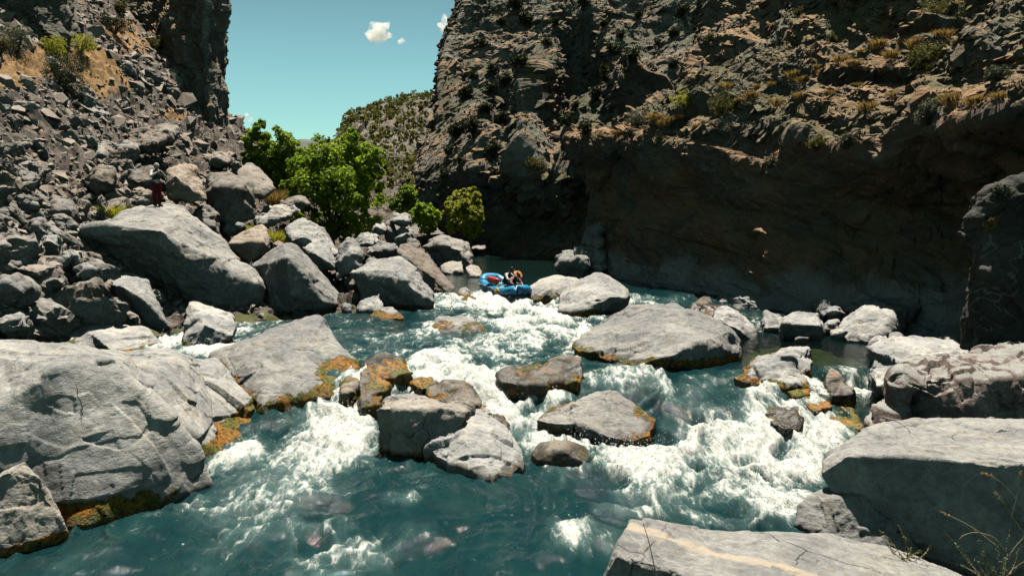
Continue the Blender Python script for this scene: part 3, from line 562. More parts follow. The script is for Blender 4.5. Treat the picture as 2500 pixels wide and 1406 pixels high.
# --- by the raft and the right bank
rock('boulder', 'boulder', 'rounded grey rock touching the right end of the raft', RR, ['1284,704,35.8 1312,682,36.6 1360,671,37 1412,678,36.8 1424,690,36.3 1400,726,35.2 1352,736,34.6 1300,734,34.7 1340,705,34.8'], back=1., ang=.4, moss=.42)
rock('boulder', 'boulder', 'boulder with a bright top and black lower side beside the rounded grey rock', RR,
     ['1356,742,33 1364,720,33.8 1420,682,35 1450,670,35.6 1482,678,35.6 1530,704,34.4 1539,722,33.6 1520,746,33.6 1470,767,32.7 1402,766,31.5 1362,758,31.8 1446,722,32 1500,722,32 1528,728,32.4'], back=1.4, ang=.55, moss=.28)
rock('boulder', 'boulder', 'largest pale boulder right of midstream with cracked sloping face and green-gold moss edge', RR,
     ['1390,842,24.8 1422,806,25.8 1472,770,26.8 1532,744,27.8 1572,755,27.8 1602,772,27.2 1630,800,26.2 1660,800,26.4 1722,782,26.6 1752,790,26 1812,832,23.6 1813,860,23.2 1800,893,23.8 1700,899,23.2 1630,897,22.6 1542,887,22.4 1452,866,23.4 1402,852,24 1640,868,22 1700,838,22.4 1780,802,23.7'],
     back=1.6, ang=.55, moss=.42, rnd=.35)
rock('boulder', 'boulder', 'pale pointed rock behind the largest pale boulder', RR, ['1596,792,27.8 1622,760,28.6 1662,746,29 1692,752,28.9 1722,782,28 1716,800,27.4 1640,804,27.2'], back=.9, ang=.7)
rock('rock', 'rock', 'dark pointed rock with an orange patch in the quiet water', 'wet_rock', ['1684,752,31.4 1712,728,32 1726,725,32 1762,748,31.6 1770,768,30.6 1720,772,30.4 1690,762,30.8'], back=.6, moss=.35, wet=.4)
rock('boulder', 'boulder', 'wedge-shaped rock with a bright right slope and black left face', RR,
     ['1738,774,26.4 1762,755,27.4 1802,760,27.4 1842,800,26.4 1860,836,25.4 1840,840,25.8 1800,840,25.8 1752,802,26.1 1760,780,25.1 1800,800,25.1'], back=.9, ang=.7)
rock('rock', 'rock', 'small cream rock in the quiet water below the right wall', RR, ['1788,746,33.2 1806,736,33.6 1826,742,33.5 1832,752,32.9 1796,754,32.7'], back=.5, ang=.5)
rock('boulder', 'boulder', 'triangular grey rock with an orange base at the edge of the brown pool', RR,
     ['1780,916,21.2 1852,870,22 1912,854,22.4 1962,849,22.6 1978,848,22.4 1983,872,21.8 1976,946,20.1 1922,948,20 1862,936,20.3 1800,926,20.8 1860,890,20.9 1930,868,21'], back=.8, ang=.8, moss=.36)
rock('rock', 'rock', 'dark low rock beside the small waterfall', 'dark_rock', ['1974,900,21 1996,888,21.4 2016,892,21.3 2018,936,20.2 1980,940,20.1'], back=.6, wet=.3)
rock('rock', 'rock', 'orange oval stone under the triangular grey rock', 'wet_rock', ['1918,950,19.6 1945,937,19.9 1972,944,19.8 1978,962,19.3 1940,968,19.1'], back=.4, moss=.75, ang=.4)
rock('rock', 'rock', 'flat mossy stone between the orange oval stone and the dark mossy rocks', 'wet_rock', ['1950,974,18.9 1980,962,19.3 2016,968,19.2 2030,992,18.5 1990,1004,18.1'], back=.4, moss=.55, wet=.3, ang=.5)
rock('rock', 'rock', 'squat dark rock with bright green moss at the top of the white cascade', 'wet_rock', ['1870,1010,17.8 1880,984,18.4 1916,975,18.6 1952,982,18.4 1966,1010,17.9 1964,1040,17.2 1920,1044,17 1876,1028,17.4'], back=.6, moss=.52, wet=.5)
rock('rock', 'rock', 'dark mossy rock right of the white cascade beside the big slab', 'wet_rock', ['2022,1030,17 2042,1000,17.7 2068,994,17.8 2096,1014,17.4 2114,1050,16.5 2060,1058,16.3'], back=.6, moss=.5, wet=.5)
rock('rock', 'rock', 'brown tilted rock in front of the small waterfall', 'wet_rock', ['2014,930,20 2026,904,20.6 2040,912,20.4 2074,950,19.5 2078,964,19.2 2030,966,19.2'], back=.5, moss=.35, wet=.3)
rock('rock', 'rock', 'small mossy stone at the foot of the pink-faced block', 'wet_rock', ['2150,962,19 2166,946,19.3 2190,950,19.2 2196,966,18.8 2170,970,18.7'], back=.4, moss=.5)
rock('boulder', 'boulder', 'square block with bright flat top and dark brown front beyond the brown pool', RR,
     ['1900,796,25.8 1912,768,27 1940,758,27.4 1996,764,27.4 2012,788,26.2 2008,828,25.6 1906,824,25.6 1912,790,25 2000,794,25'], back=.9, ang=.6)
rock('rock', 'rock', 'small angular rock with a black face left of the square block', RR, ['1858,790,27 1870,758,27.8 1900,770,27.6 1922,786,27 1900,800,26.3 1864,796,26.4'], back=.6)
rock('boulder', 'boulder', 'long humped grey boulder with a bright top under the dark right wall', RR,
     ['2040,802,25.6 2062,770,26.6 2102,736,27.4 2182,729,27.6 2246,728,27.2 2250,752,26.4 2202,792,25.4 2132,834,24.3 2062,826,24.6 2100,780,25.3 2190,760,25.6'], back=1.3, ang=.7)
rock('rock', 'rock', 'small pointed rock behind the pale rubble at the right pool', RR, ['1996,758,28 2006,730,28.4 2022,734,28.3 2034,762,27.8 2010,772,27.4'], back=.5)
for i, (a, b_, w_, h_, d, lb) in enumerate(((2040, 762, 60, 34, 27.2, 'pale rubble stone between the square block and the humped boulder'), (2032, 796, 44, 40, 26, 'leaning pale stone right of the square block'), (2080, 752, 50, 36, 27.6, 'pale stone tucked against the humped boulder'), (2060, 812, 70, 24, 25.2, 'low grey stone at the pool edge under the humped boulder'), (1960, 824, 40, 10, 24.7, 'tiny pale stone in the brown pool'), (2190, 822, 40, 22, 24.2, 'round grey pebble in the shade of the humped boulder'))):
    blob(a, b_, w_, h_, d, 'rock', 'rock', lb, RR, 300+i, ang=.8)
rock('slab', 'rock', 'broad flat cream ledge stepping down to the brown pool', RR,
     ['2112,846,20.2 2182,828,21.6 2332,819,22.6 2422,834,21.8 2424,862,20.2 2302,882,19.2 2232,902,18.5 2140,862,19.4', '2112,900,18.8 2140,872,19.6 2260,868,19.8 2300,886,19 2232,912,18.2 2202,948,17.6 2142,944,17.9'], back=1., ang=.6)
rock('boulder', 'boulder', 'grey rock at the right edge above the pink-faced block', RR, ['2420,846,19.4 2432,812,20.4 2480,806,20.8 2570,806,20.8 2570,866,19 2430,864,19'], back=1., ang=.8)
rock('boulder', 'boulder', 'big block with a grey top and a rough pinkish front at the right edge', 'pink_rock',
     ['2196,920,14.2 2230,898,15.2 2262,882,16.4 2352,870,17.4 2570,860,17.4 2570,925,13.7 2402,930,13.8 2300,938,13.9 2200,936,14 2570,1060,13.5 2190,1060,14 2176,1040,14.2'], back=1.2, drop=1.8, ang=1.5, rnd=0, vox=.8)
rock('boulder', 'boulder', 'huge foreground slab boulder with grey sunlit top and black front at right edge', 'grey_slab',
     ['2006,1134,9.7 2030,1106,10 2062,1086,10.3 2112,1060,10.7 2172,1048,10.9 2352,1030,11.2 2620,1018,11.3 2620,1128,9 2440,1140,8.9 2352,1127,9 2202,1116,9.2 2062,1112,9.4 2000,1152,9.6 2022,1204,9.5 2070,1226,9.4 2200,1360,9.1 2620,1400,8.9'],
     back=1.5, drop=2.5, ang=.35, rnd=.35)
rock('boulder', 'boulder', 'lower dark block under the left end of the huge foreground slab', 'grey_slab',
     ['1948,1232,9.5 1990,1200,9.7 2062,1190,9.6 2112,1212,9.3 2240,1350,8.9 2100,1345,8.9 2002,1312,9.1 1944,1282,9.3'], back=.8, drop=2.2, ang=.6)
rock('slab', 'rock', 'pale foreground slab with a yellowish stripe at the bottom right', 'grey_slab',
     ['1538,1274,8.2 1642,1284,8.3 1802,1300,8.3 1862,1312,8.3 2002,1310,8.4 2202,1348,8.3 2402,1420,7.8 2402,1500,6.6 1800,1470,6.5 1742,1412,6.75 1642,1390,6.9 1622,1376,7 1500,1350,7.3 1484,1372,7.35 1452,1440,7.4'], back=.8, drop=2.5, ang=.3, rnd=.3)
# --- pale rubble at the corner of the right wall
for i, (a, b_, w_, h_, d, lb) in enumerate(((1404, 644, 108, 62, 44.0, 'cream wedge rock at the foot of the wall corner'), (1440, 622, 84, 70, 44.6, 'pale split rock in the rubble at the wall corner'), (1448, 590, 76, 60, 45.0, 'pale flat rock halfway up the rubble at the wall corner'), (1456, 562, 54, 46, 45.4, 'topmost pale rock of the rubble at the wall corner'), (1464, 650, 44, 36, 43.6, 'small pale rock at the right end of the wall corner rubble'), (1394, 622, 54, 36, 44.6, 'small pale rock at the left edge of the wall corner rubble'))):
    blob(a, b_, w_, h_, d, 'rock', 'rock', lb, RR, 330+i, ang=1.3)
# --- dark rocks of the right wall's near pillar
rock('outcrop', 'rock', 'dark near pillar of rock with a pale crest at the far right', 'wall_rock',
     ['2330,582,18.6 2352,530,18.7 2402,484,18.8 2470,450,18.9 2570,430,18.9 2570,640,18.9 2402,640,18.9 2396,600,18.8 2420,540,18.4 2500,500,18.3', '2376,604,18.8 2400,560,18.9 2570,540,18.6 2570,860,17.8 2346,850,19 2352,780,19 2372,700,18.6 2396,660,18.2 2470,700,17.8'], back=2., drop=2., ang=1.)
# --- bank rocks round the tree foot and behind
BANK = ((980, 540, 70, 40, 50, RR, 'pale cap rock on top of the stack beside the bright bush'), (985, 580, 66, 56, 49.4, RR, 'dark-sided block in the stack below the pale cap rock'), (952, 570, 30, 70, 49.6, 'brown_rock', 'narrow brown pillar in the rock stack'),
        (938, 610, 90, 50, 42, RR, 'ridged pale rock behind the upright pale rock'), (900, 590, 70, 46, 44, RR, 'blue-grey rock in the shade right of the upright pale rock'), (925, 560, 40, 40, 47, RR, 'grey rock under the right edge of the tallest tree'),
        (915, 650, 50, 40, 38, RR, 'low pale rock wedged left of the big cream boulder'), (860, 690, 40, 40, 34.6, 'dark_rock', 'dark rock under the narrow upright rock'), (836, 660, 40, 40, 35.5, 'brown_rock', 'brown rock at the foot of the narrow upright rock'),
        (1030, 640, 40, 30, 40, RR, 'pale rock peeping over the dark tilted slab'), (1010, 600, 40, 36, 46, 'dark_rock', 'dark rock behind the dark tilted slab'), (1170, 606, 40, 20, 68, RR, 'distant pale rock at the bend of the river'),
        (680, 520, 110, 50, 41, RR, 'bright flat topped rock right of the dark leaning boulders'), (650, 540, 70, 44, 39, RR, 'shadowed rock below the bright flat topped rock'), (720, 500, 80, 40, 44, 'brown_rock', 'brown rock at the dark foot of the trees'),
        (500, 545, 90, 100, 35, 'dark_rock', 'dark rock leaning behind the giant boulder'), (570, 555, 60, 50, 36.5, RR, 'grey rock right of the rock leaning behind the giant boulder'), (640, 770, 40, 20, 29.4, RR, 'small pale rock at the water under the giant boulder'), (848, 752, 24, 24, 31, RR, 'thin pale stone right of the large cream-faced boulder'))
for i, (a, b_, w_, h_, d, mt, lb) in enumerate(BANK): blob(a, b_, w_, h_, d, 'rock', 'rock', lb, mt, 360+i, ang=1.4, rnd=.1)
# --- large talus boulders that can be told apart
rock('boulder', 'boulder', 'dark leaning slab with a bright edge left of the green trees', 'dark_rock', ['578,420,41 598,397,42.5 618,396,42.8 668,445,42 670,462,41.4 640,484,40.6 600,470,40.4 585,440,40.6'], back=1., ang=.6)
rock('boulder', 'boulder', 'big dark brown boulder under the dark leaning slab', 'brown_rock', ['492,470,37.5 520,432,38.8 560,418,39.5 612,436,39.3 622,470,38.4 618,530,37.4 560,542,36.8 506,520,37 530,460,36.8 580,460,36.7'], back=1.6, ang=.9)
rock('boulder', 'boulder', 'dark brown boulder right beside the standing person', 'brown_rock', ['408,420,34.8 440,402,35.8 478,408,35.9 500,450,35 506,488,34.4 460,494,34 414,482,34 430,430,33.8'], back=1.4, ang=.9)
TAL = ((350, 342, 130, 70, 44, 'brown_rock', 'large flat brown boulder on the scree above the standing person'), (252, 248, 76, 66, 58, 'dark_rock', 'dark boulder below the big round shrub'), (405, 330, 90, 60, 46, 'brown_rock', 'tan sloping boulder right of the flat brown boulder'),
       (310, 372, 80, 60, 42, 'dark_rock', 'grey boulder left of the flat brown boulder'), (345, 450, 130, 90, 36, 'brown_rock', 'broad tan boulder behind the standing person'), (255, 440, 80, 80, 33, 'brown_rock', 'pointed tan boulder left of the standing person'),
       (150, 310, 80, 60, 45, 'dark_rock', 'dark gabled boulder on the upper left scree'), (105, 262, 50, 44, 50, 'dark_rock', 'squat boulder above the dark gabled boulder'), (215, 380, 120, 60, 39, 'dark_rock', 'long light-edged boulder on the middle scree'),
       (60, 450, 90, 56, 31, 'brown_rock', 'pinkish tan boulder near the left edge'), (270, 85, 50, 40, 72, 'dark_rock', 'black block high on the scree below the cliff'), (470, 285, 50, 40, 60, 'dark_rock', 'dark rock below the grey cliff shrub'),
       (555, 330, 50, 60, 66, 'brown_rock', 'tan slab on the skyline corner of the left slope'), (535, 390, 60, 44, 52, 'brown_rock', 'brown wedge above the dark leaning slab'), (30, 710, 110, 90, 22.5, RR, 'pale grey boulder at the left edge above the rounded boulder'),
       (30, 790, 90, 60, 21, RR, 'low grey rock at the left edge just behind the massive boulder'), (215, 668, 70, 60, 25.6, RR, 'cube-like rock with a bright top left of the tilted boulder'), (130, 690, 70, 50, 24.2, RR, 'grey rock left of the cube-like rock'),
       (210, 722, 70, 44, 25, RR, 'dome-shaped grey rock above the rounded boulder'), (120, 600, 70, 60, 26.6, RR, 'rough pale rock left of the giant boulder'), (90, 560, 60, 60, 27.5, 'dark_rock', 'grey spiky rock on the lower scree'),
       (30, 640, 80, 50, 24, 'dark_rock', 'light-topped rock by the left edge on the lower scree'), (150, 520, 70, 50, 29.5, 'dark_rock', 'grey angular rock left of the dry grass tuft'), (70, 500, 70, 46, 29, RR, 'pale flat rock by the left edge'), (180, 630, 50, 50, 26.2, RR, 'small grey rock against the dark face of the giant boulder'))
for i, (a, b_, w_, h_, d, mt, lb) in enumerate(TAL): blob(a, b_, w_, h_, d, 'boulder', 'boulder', lb, mt, 420+i, ang=1.5, moss=0, wet=0, rnd=.1)
# --- build them all
res = remesh_all([(j['me'], j['vx']) for j in JOBS]); ROCKV = []
for j, (v, f) in zip(JOBS, res):
    lo, hi = v.min(0), v.max(0); size = float(np.linalg.norm(hi-lo))*.45; sd = j['seed']; a = j['ang']
    v = smooth_np(v, f, int(.6+3*j['rnd']), .5); n = vnormals(v, f); o = v+sd*1.7
    d = a*(.17*size*(chisel(o/(.6*size), sd, .9)-.1)+.075*size*chisel(o/(.27*size), sd+3, 1.)+.020*size*facet(o/(.26*size), sd+4, .9)+.016*size*facet(o/(.1*size), sd+5, 1.))
    d += .018*size*fbm(o/(.5*size), 5, sd)+.012*a*facet(o/.16, sd+9, 1.)
    rr = random.Random(sd)
    for _ in range(3):                               # joints: narrow wavy grooves across the stone
        pn = np.array([rr.gauss(0, 1) for _ in range(3)]); pn /= np.linalg.norm(pn); c0 = (lo+hi)/2+np.array([rr.uniform(-.3, .3)*size for _ in range(3)])
        t = (v-c0)@pn+.06*size*fbm(o/(.6*size), 3, sd+20); d -= .022*size**.5*.5*np.exp(-(t/(.003*size+.006))**2)*(vnoise(o/(.8*size), sd+33) > -.1)
    v = smooth_np(v+n*d[:, None], f, 1, .4)
    cen = (lo+hi)/2; me = mesh_np(j['kind'], v-cen, f, True)
    hgt = v[:, 2]-zw(v[:, 0], v[:, 1])
    attr(me, 'moss', np.clip(1-sstep(j['moss']*.55, j['moss']*1.25+.06, hgt+.11*vnoise(v*1.3, 50)), 0, 1)*(1 if j['moss'] > 0 else 0)*np.clip(.75+.8*vnoise(v*.5, 51), 0, 1))
    attr(me, 'wet', 1-sstep(j['wet']*.6, j['wet']+.12, hgt+.08*vnoise(v*3, 52)) if j['wet'] > 0 else np.zeros(len(v)))
    if j['label'].startswith('pale foreground slab'):
        a0, a1 = P(1560, 1292, 8.0), P(1960, 1400, 7.1); dv = (a1-a0)[:2]; dv /= np.linalg.norm(dv); t = (v[:, 0]-a0[0])*-dv[1]+(v[:, 1]-a0[1])*dv[0]
        attr(me, 'stripe', np.exp(-((t+.05*vnoise(v*2.5, 8))/.13)**2)*(v[:, 2] > 1.2)*(.75+.35*vnoise(v*1.7, 9)))
    tag(link(j['kind'], me, M[j['mat']], loc=cen), j['label'], j['cat'], j['group']); ROCKV.append(v[::3])
SURF['rocks'] = np.concatenate(ROCKV)
# ------------------------------------------------------------------ loose rocks of the talus
rng = np.random.default_rng(7); rd = random.Random(11)
def proto(seed, n=11):
    r = random.Random(seed); pts = []
    sx, sy, sz = 1, r.uniform(.6, .95), r.uniform(.45, .8)
    for i in range(n):
        v = Vector((r.gauss(0, 1), r.gauss(0, 1), r.gauss(0, 1))).normalized(); m = max(abs(v.x), abs(v.y), abs(v.z)); v = v*(.55+.45/m*.8)
        pts.append(np.array((v.x*sx, v.y*sy, v.z*sz))*.5)
    return pts
PR = [proto(900+i, rd.choice((9, 11, 13))) for i in range(10)]
pm = []
for i, (v, f) in enumerate(remesh_all([(hull_mesh([p]), .042) for p in PR])):
    v = smooth_np(v, f, 1, .4); n = vnormals(v, f); v = v+n*(.09*facet(v/.45+i*3, i, 1.)+.035*facet(v/.17+i, i+4, 1.)+.02*fbm(v*5+i, 3, i))[:, None]
    for k, mt in enumerate(('dark_rock', 'brown_rock')):
        me = mesh_np('scree_rock', v, f, False); me.materials.append(M[mt]); pm.append(me)
N = 38000
Yr = 15*(95/15)**rng.random(N); Tr = -1+40*rng.random(N)**1.15; Xr = np.interp(Yr, EY, EX)-Tr; Zr = ground_z(Xr, Yr); pr = np.stack((Xr, Yr, Zr), 1)
pr[:, 2] += talus_bump(pr); ax, ay = proj(pr)
low = sstep(420, 620, ay)*sstep(420, 200, ax); big = np.clip(.23*(1-rng.random(N))**-.5, .23, 1.5)*(1+.7*low)
big *= (.75+.5*vnoise(pr/5, 3)); hold = np.zeros(N)
for (a, b_, rx, ry, s) in ((60, 160, 110, 40, 1), (190, 150, 110, 50, 1), (300, 70, 50, 40, 1), (470, 200, 30, 30, 1), (520, 280, 30, 40, .8)): hold = np.maximum(hold, s*np.exp(-(((ax-a)/rx)**2+((ay-b_)/ry)**2)))
ok = (ax > -60) & (ax < 720) & (ay < 900) & (ay > -60) & (rng.random(N) > hold*1.2) & (Zr > zw(Xr, Yr)+.25) & ~((ax > 690) & (Yr < 40)) & ((Xr < np.interp(Yr, EY, EX)-np.where(Yr < 28, .8, 5.5)) | (big < .4))
pr, big, ax, ay = pr[ok], big[ok], ax[ok], ay[ok]; order = np.argsort(-big/pr[:, 1]); lead = order[:270]; rest = order[270:]
first = None
for k in lead:
    o = bpy.data.objects.new('scree_rock', pm[rd.randrange(len(pm))]) if first is None else first.copy()
    if first is None: first = o; tag(o, 'loose angular grey-brown rock lying in the scree of the left slope', 'rock', 'loose rocks on the left scree slope')
    o.data = pm[rd.randrange(len(pm))]; C.objects.link(o); s = float(big[k]); o.location = pr[k]+np.array((0, 0, .12*s)); o.scale = (s*rd.uniform(.8, 1.4), s*rd.uniform(.7, 1.1), s*rd.uniform(.7, 1.1)); o.rotation_euler = (rd.uniform(-.6, .6), rd.uniform(-.6, .6)+.35, rd.uniform(0, 6.3))
lows = []
for p in PR:
    bm = bmesh.new(); vs = [bm.verts.new(q) for q in p]; bmesh.ops.convex_hull(bm, input=vs); bmesh.ops.delete(bm, geom=[v for v in bm.verts if not v.link_faces], context='VERTS'); bmesh.ops.triangulate(bm, faces=bm.faces); bm.verts.index_update()
    lows.append((np.array([v.co[:] for v in bm.verts]), np.array([[v.index for v in f.verts] for f in bm.faces]))); bm.free()
V, Fc, off = [], [], 0
for k in rest:
    v, f = lows[rd.randrange(10)]; s = float(big[k])*1.15; RM = rotm(rd.uniform(-.7, .7), rd.uniform(-.7, .7)+.3, rd.uniform(0, 6.3))
    V.append((v*s*np.array((rd.uniform(.8, 1.4), 1, rd.uniform(.7, 1.1))))@RM.T+pr[k]+np.array((0, 0, .1*s))); Fc.append(f+off); off += len(v)
struct(link('scree', mesh_np('scree', np.concatenate(V), np.concatenate(Fc), False), M['brown_rock']), 'stuff')
# broken blocks lying all over the canyon walls: too many to count
def rubble(keys, n, lo, hi, box, mat, power=-.5, flat=.6):
    v = np.concatenate([SURF[k] for k in SURF if k in keys]); a, b_ = proj(v); m = (a > box[0]) & (a < box[2]) & (b_ > box[1]) & (b_ < box[3])
    if len(box) > 4: m &= v[:, 2] > box[4]
    v = v[m]; V, Fc, off = [], [], 0
    for k in rng.integers(0, len(v), n):
        w_, f = lows[rd.randrange(10)]; s = min(lo*(1-rd.random())**power, hi); RM = rotm(rd.gauss(.15, .16), rd.gauss(-.4, .16), rd.gauss(.3, .3))
        V.append((w_*s*np.array((rd.uniform(1, 1.6), 1, rd.uniform(.7, 1.1))))@RM.T+v[k]+np.array((.08, .16, -.16))*s); Fc.append(f+off); off += len(w_)
    return struct(link('rubble', mesh_np('rubble', np.concatenate(V), np.concatenate(Fc), False), M[mat]), 'stuff')
KS = list(SURF)
rubble([k for k in KS if k == 'cliff3'], 12000, .45, 2.0, (1030, -60, 1760, 520), 'far_cliff')
rubble([k for k in KS if k in ('cliff1', 'cliff2')], 9000, .2, 1.0, (1560, -60, 2560, 420, 8.5), 'cliff')
# ------------------------------------------------------------------ plants
SP = {k: (proj(v), v) for k, v in SURF.items()}
def surf(px, py, rad=7, only=None):
    best = None
    for k, ((a, b_), v) in SP.items():
        if only and not k.startswith(only): continue
        m = np.nonzero((np.abs(a-px) < rad) & (np.abs(b_-py) < rad))[0]
        if len(m):
            q = v[m[np.argmin(v[m, 1])]]
            if best is None or q[1] < best[1]: best = q
    return best if best is not None else (surf(px, py, rad*3, only) if rad < 60 else P(px, py, 50))
def leaves(cen, nrm, size, asp=.55, up=.35):
    """one small quad for every leaf"""
    n = len(cen); d = nrm+rng.normal(0, .9, (n, 3)); d[:, 2] += up; d /= np.linalg.norm(d, axis=1)[:, None]
    t = np.cross(d, rng.normal(0, 1, (n, 3))); t /= np.maximum(np.linalg.norm(t, axis=1), 1e-6)[:, None]; b = np.cross(d, t)
    s = size*(.7+.6*rng.random(n))[:, None]; a, c = t*s, b*s*asp
    v = np.stack((cen-a, cen-.15*a+c, cen+a, cen-.15*a-c), 1).reshape(-1, 3)
    return v, np.arange(4*n).reshape(n, 4)
def tube(path, r0, r1, k=7):
    path = np.asarray(path, float); n = len(path); V = []
    for i, p in enumerate(path):
        t = path[min(i+1, n-1)]-path[max(i-1, 0)]; t = t/np.linalg.norm(t); a = np.cross(t, (.3, .9, .1)); a /= np.linalg.norm(a); b = np.cross(t, a); r = r0+(r1-r0)*i/(n-1)
        for j in range(k): V.append(p+r*(math.cos(2*math.pi*j/k)*a+math.sin(2*math.pi*j/k)*b))
    f = [[i*k+j, i*k+(j+1) % k, (i+1)*k+(j+1) % k, (i+1)*k+j] for i in range(n-1) for j in range(k)]
    return np.array(V), np.array(f)
def join(parts):
    V, Fc, o = [], [], 0
    for v, f in parts: V.append(v); Fc.append(f+o); o += len(v)
    return np.concatenate(V), np.concatenate(Fc)
def clumpy(balls, n, size, sub=24):
    """leaf positions gathered in many small tufts near the surface of each ball"""
    cs, ns = [], []; tot = sum(r*r for _, r in balls)
    for c, r in balls:
        k = max(3, int(sub*(r/ max(b[1] for b in balls))**2*2)); m = int(n*r*r/tot)
        d = rng.normal(0, 1, (k, 3)); d /= np.linalg.norm(d, axis=1)[:, None]; tc = c+d*r*(.45+.55*rng.random((k, 1))**.5); tr = r*(.2+.2*rng.random(k))
        w_ = rng.integers(0, k, m); e = rng.normal(0, 1, (m, 3)); e /= np.linalg.norm(e, axis=1)[:, None]
        cs.append(tc[w_]+e*(tr[w_]*rng.random(m)**.45)[:, None]*np.array((1, 1, .8))); ns.append(e*.6+.5*(tc[w_]-c)/r)
    return leaves(np.concatenate(cs), np.concatenate(ns), size)
M['bark'] = simple('bark', (.085, .065, .05), .9, .4, 12)
M['leaf_bright'] = leaf_mat('bright_green_leaves', (.27, .38, .035), (.15, .25, .03), .5, .5)
M['leaf_mid'] = leaf_mat('mid_green_leaves', (.24, .34, .05), (.13, .21, .035), .5, .5)
M['leaf_dark'] = leaf_mat('dark_green_scrub', (.038, .052, .018), (.022, .034, .014), .2, 1)
M['leaf_olive'] = leaf_mat('olive_scrub', (.125, .12, .03), (.075, .08, .022), .3, 1)
M['leaf_sage'] = leaf_mat('grey_sage_leaves', (.105, .12, .095), (.065, .08, .065), .25, 1)
M['leaf_yellow'] = leaf_mat('yellow_green_scrub', (.42, .42, .06), (.29, .31, .05), .35, 1)
M['leaf_dry'] = leaf_mat('dry_grass_blades', (.36, .235, .125), (.28, .19, .10), .25, 1)
def tree(label, mat, d, base, balls, n, size, trunk_r, group='green trees on the left bank', name='tree', cat='tree'):
    bp = P(*base, d); bp[2] = min(bp[2], float(ground_z(bp[0], d))+.3)-.3; root = empty(name, bp, label, cat, group)
    bl = [(P(a, b_, d+rd.uniform(-1, 1)*r/F*d*.9), r/F*d) for a, b_, r in balls]
    v, f = clumpy(bl, n, size); link('crown', mesh_np('crown', v-bp, f), M[mat], root)
    br = []; mid = np.mean([c for c, _ in bl], 0); fork = bp+(mid-bp)*.38
    br.append(tube([bp, bp+(fork-bp)*.5+np.array((.1, 0, 0)), fork], trunk_r, trunk_r*.75))
    for c, r in bl: br.append(tube([fork, fork+(c-fork)*.5+rng.normal(0, .12, 3)*r, c+(c-fork)*.12], trunk_r*.5, trunk_r*.12, 5))
    v, f = join(br); link('trunk', mesh_np('trunk', v-bp, f, True), M['bark'], root)
tree('tallest bright green leafy tree in front of the canyon opening', 'leaf_bright', 50, (808, 590), [(850, 352, 34), (800, 385, 50), (852, 392, 46), (902, 398, 40), (748, 415, 40), (718, 470, 34), (770, 465, 55), (830, 460, 60), (890, 462, 48), (920, 440, 28), (886, 525, 42), (805, 535, 46), (735, 525, 38), (845, 560, 30), (790, 572, 34), (852, 578, 28), (742, 560, 30), (702, 528, 28)], 34000, .12, .16)
tree('darker green tree between the scree and the tallest tree', 'leaf_mid', 56, (660, 500), [(636, 322, 26), (620, 345, 28), (678, 352, 38), (712, 385, 38), (655, 385, 40), (612, 378, 22), (700, 345, 20), (665, 430, 42), (710, 440, 36), (640, 450, 24), (722, 420, 36), (690, 470, 32)], 21000, .125, .14)
tree('round bright green bush on the bank beside the pale rock stack', 'leaf_bright', 58, (1036, 580), [(1035, 520, 26), (1012, 530, 18), (1055, 528, 22), (1040, 548, 24)], 7000, .115, .06, name='bush', cat='bush')
tree('tall yellow-green bush above the black bulky boulder', 'leaf_yellow', 60, (1134, 590), [(1150, 478, 24), (1126, 492, 28), (1106, 512, 22), (1140, 520, 34), (1160, 520, 22), (1120, 545, 28), (1150, 555, 26)], 12000, .115, .07, name='bush', cat='bush')
tree('thin small tree behind the round bright green bush', 'leaf_mid', 66, (985, 540), [(1000, 468, 18), (985, 485, 18), (965, 498, 16), (1008, 492, 14), (985, 510, 16)], 4500, .12, .06)
def shrub(px, py, w_, h_, mat, label, name='shrub', cat='shrub', n=1500, blade=False, group=None, only=None, lsz=None):
    p = surf(px, py+h_*.42, only=only);  s = p[1]/F; R_ = w_*s/2; Hh = h_*s; p = p-np.array((0, 0, .1*Hh)); root = empty(name, p, label, cat, group); n = int(n)
    if blade:
        a = rng.random(n)*6.283; r = np.sqrt(rng.random(n))*R_*.6; b0 = np.stack((np.cos(a)*r, np.sin(a)*r, 0*r), 1); ln = Hh*(.6+.5*rng.random(n)); dr = np.stack((np.cos(a)*.5*r/R_+rng.normal(0, .25, n), np.sin(a)*.5*r/R_+rng.normal(0, .25, n), np.ones(n)), 1); dr /= np.linalg.norm(dr, axis=1)[:, None]
        t = np.cross(dr, rng.normal(0, 1, (n, 3))); t /= np.linalg.norm(t, axis=1)[:, None]; wd = max(.006, s*.9); m_ = b0+dr*(ln*.55)[:, None]; tp = b0+dr*ln[:, None]+np.stack((np.cos(a), np.sin(a), -.4+0*a), 1)*(ln*.22)[:, None]
        v = np.stack((b0-t*wd, m_-t*wd*.7, tp, m_+t*wd*.7), 1).reshape(-1, 3); link('foliage', mesh_np('foliage', v, np.arange(4*n).reshape(n, 4)), M[mat], root)
    else:
        bl = [(np.array((rd.uniform(-.55, .55)*R_, rd.uniform(-.5, .5)*R_, Hh*rd.uniform(.2, .66))), min(R_, Hh)*rd.uniform(.36, .58)) for _ in range(14)]
        v, f = clumpy(bl, int(n*2.2), lsz or max(.03, s*1.5), 12); link('foliage', mesh_np('foliage', v, f), M[mat], root)
        v, f = join([tube([(0, 0, 0), c*.55+rng.normal(0, .05, 3)*R_, c], .03*R_+.006, .008*R_+.003, 5) for c, _ in bl]); link('stem', mesh_np('stem', v, f), M['bark'], root)
    return root
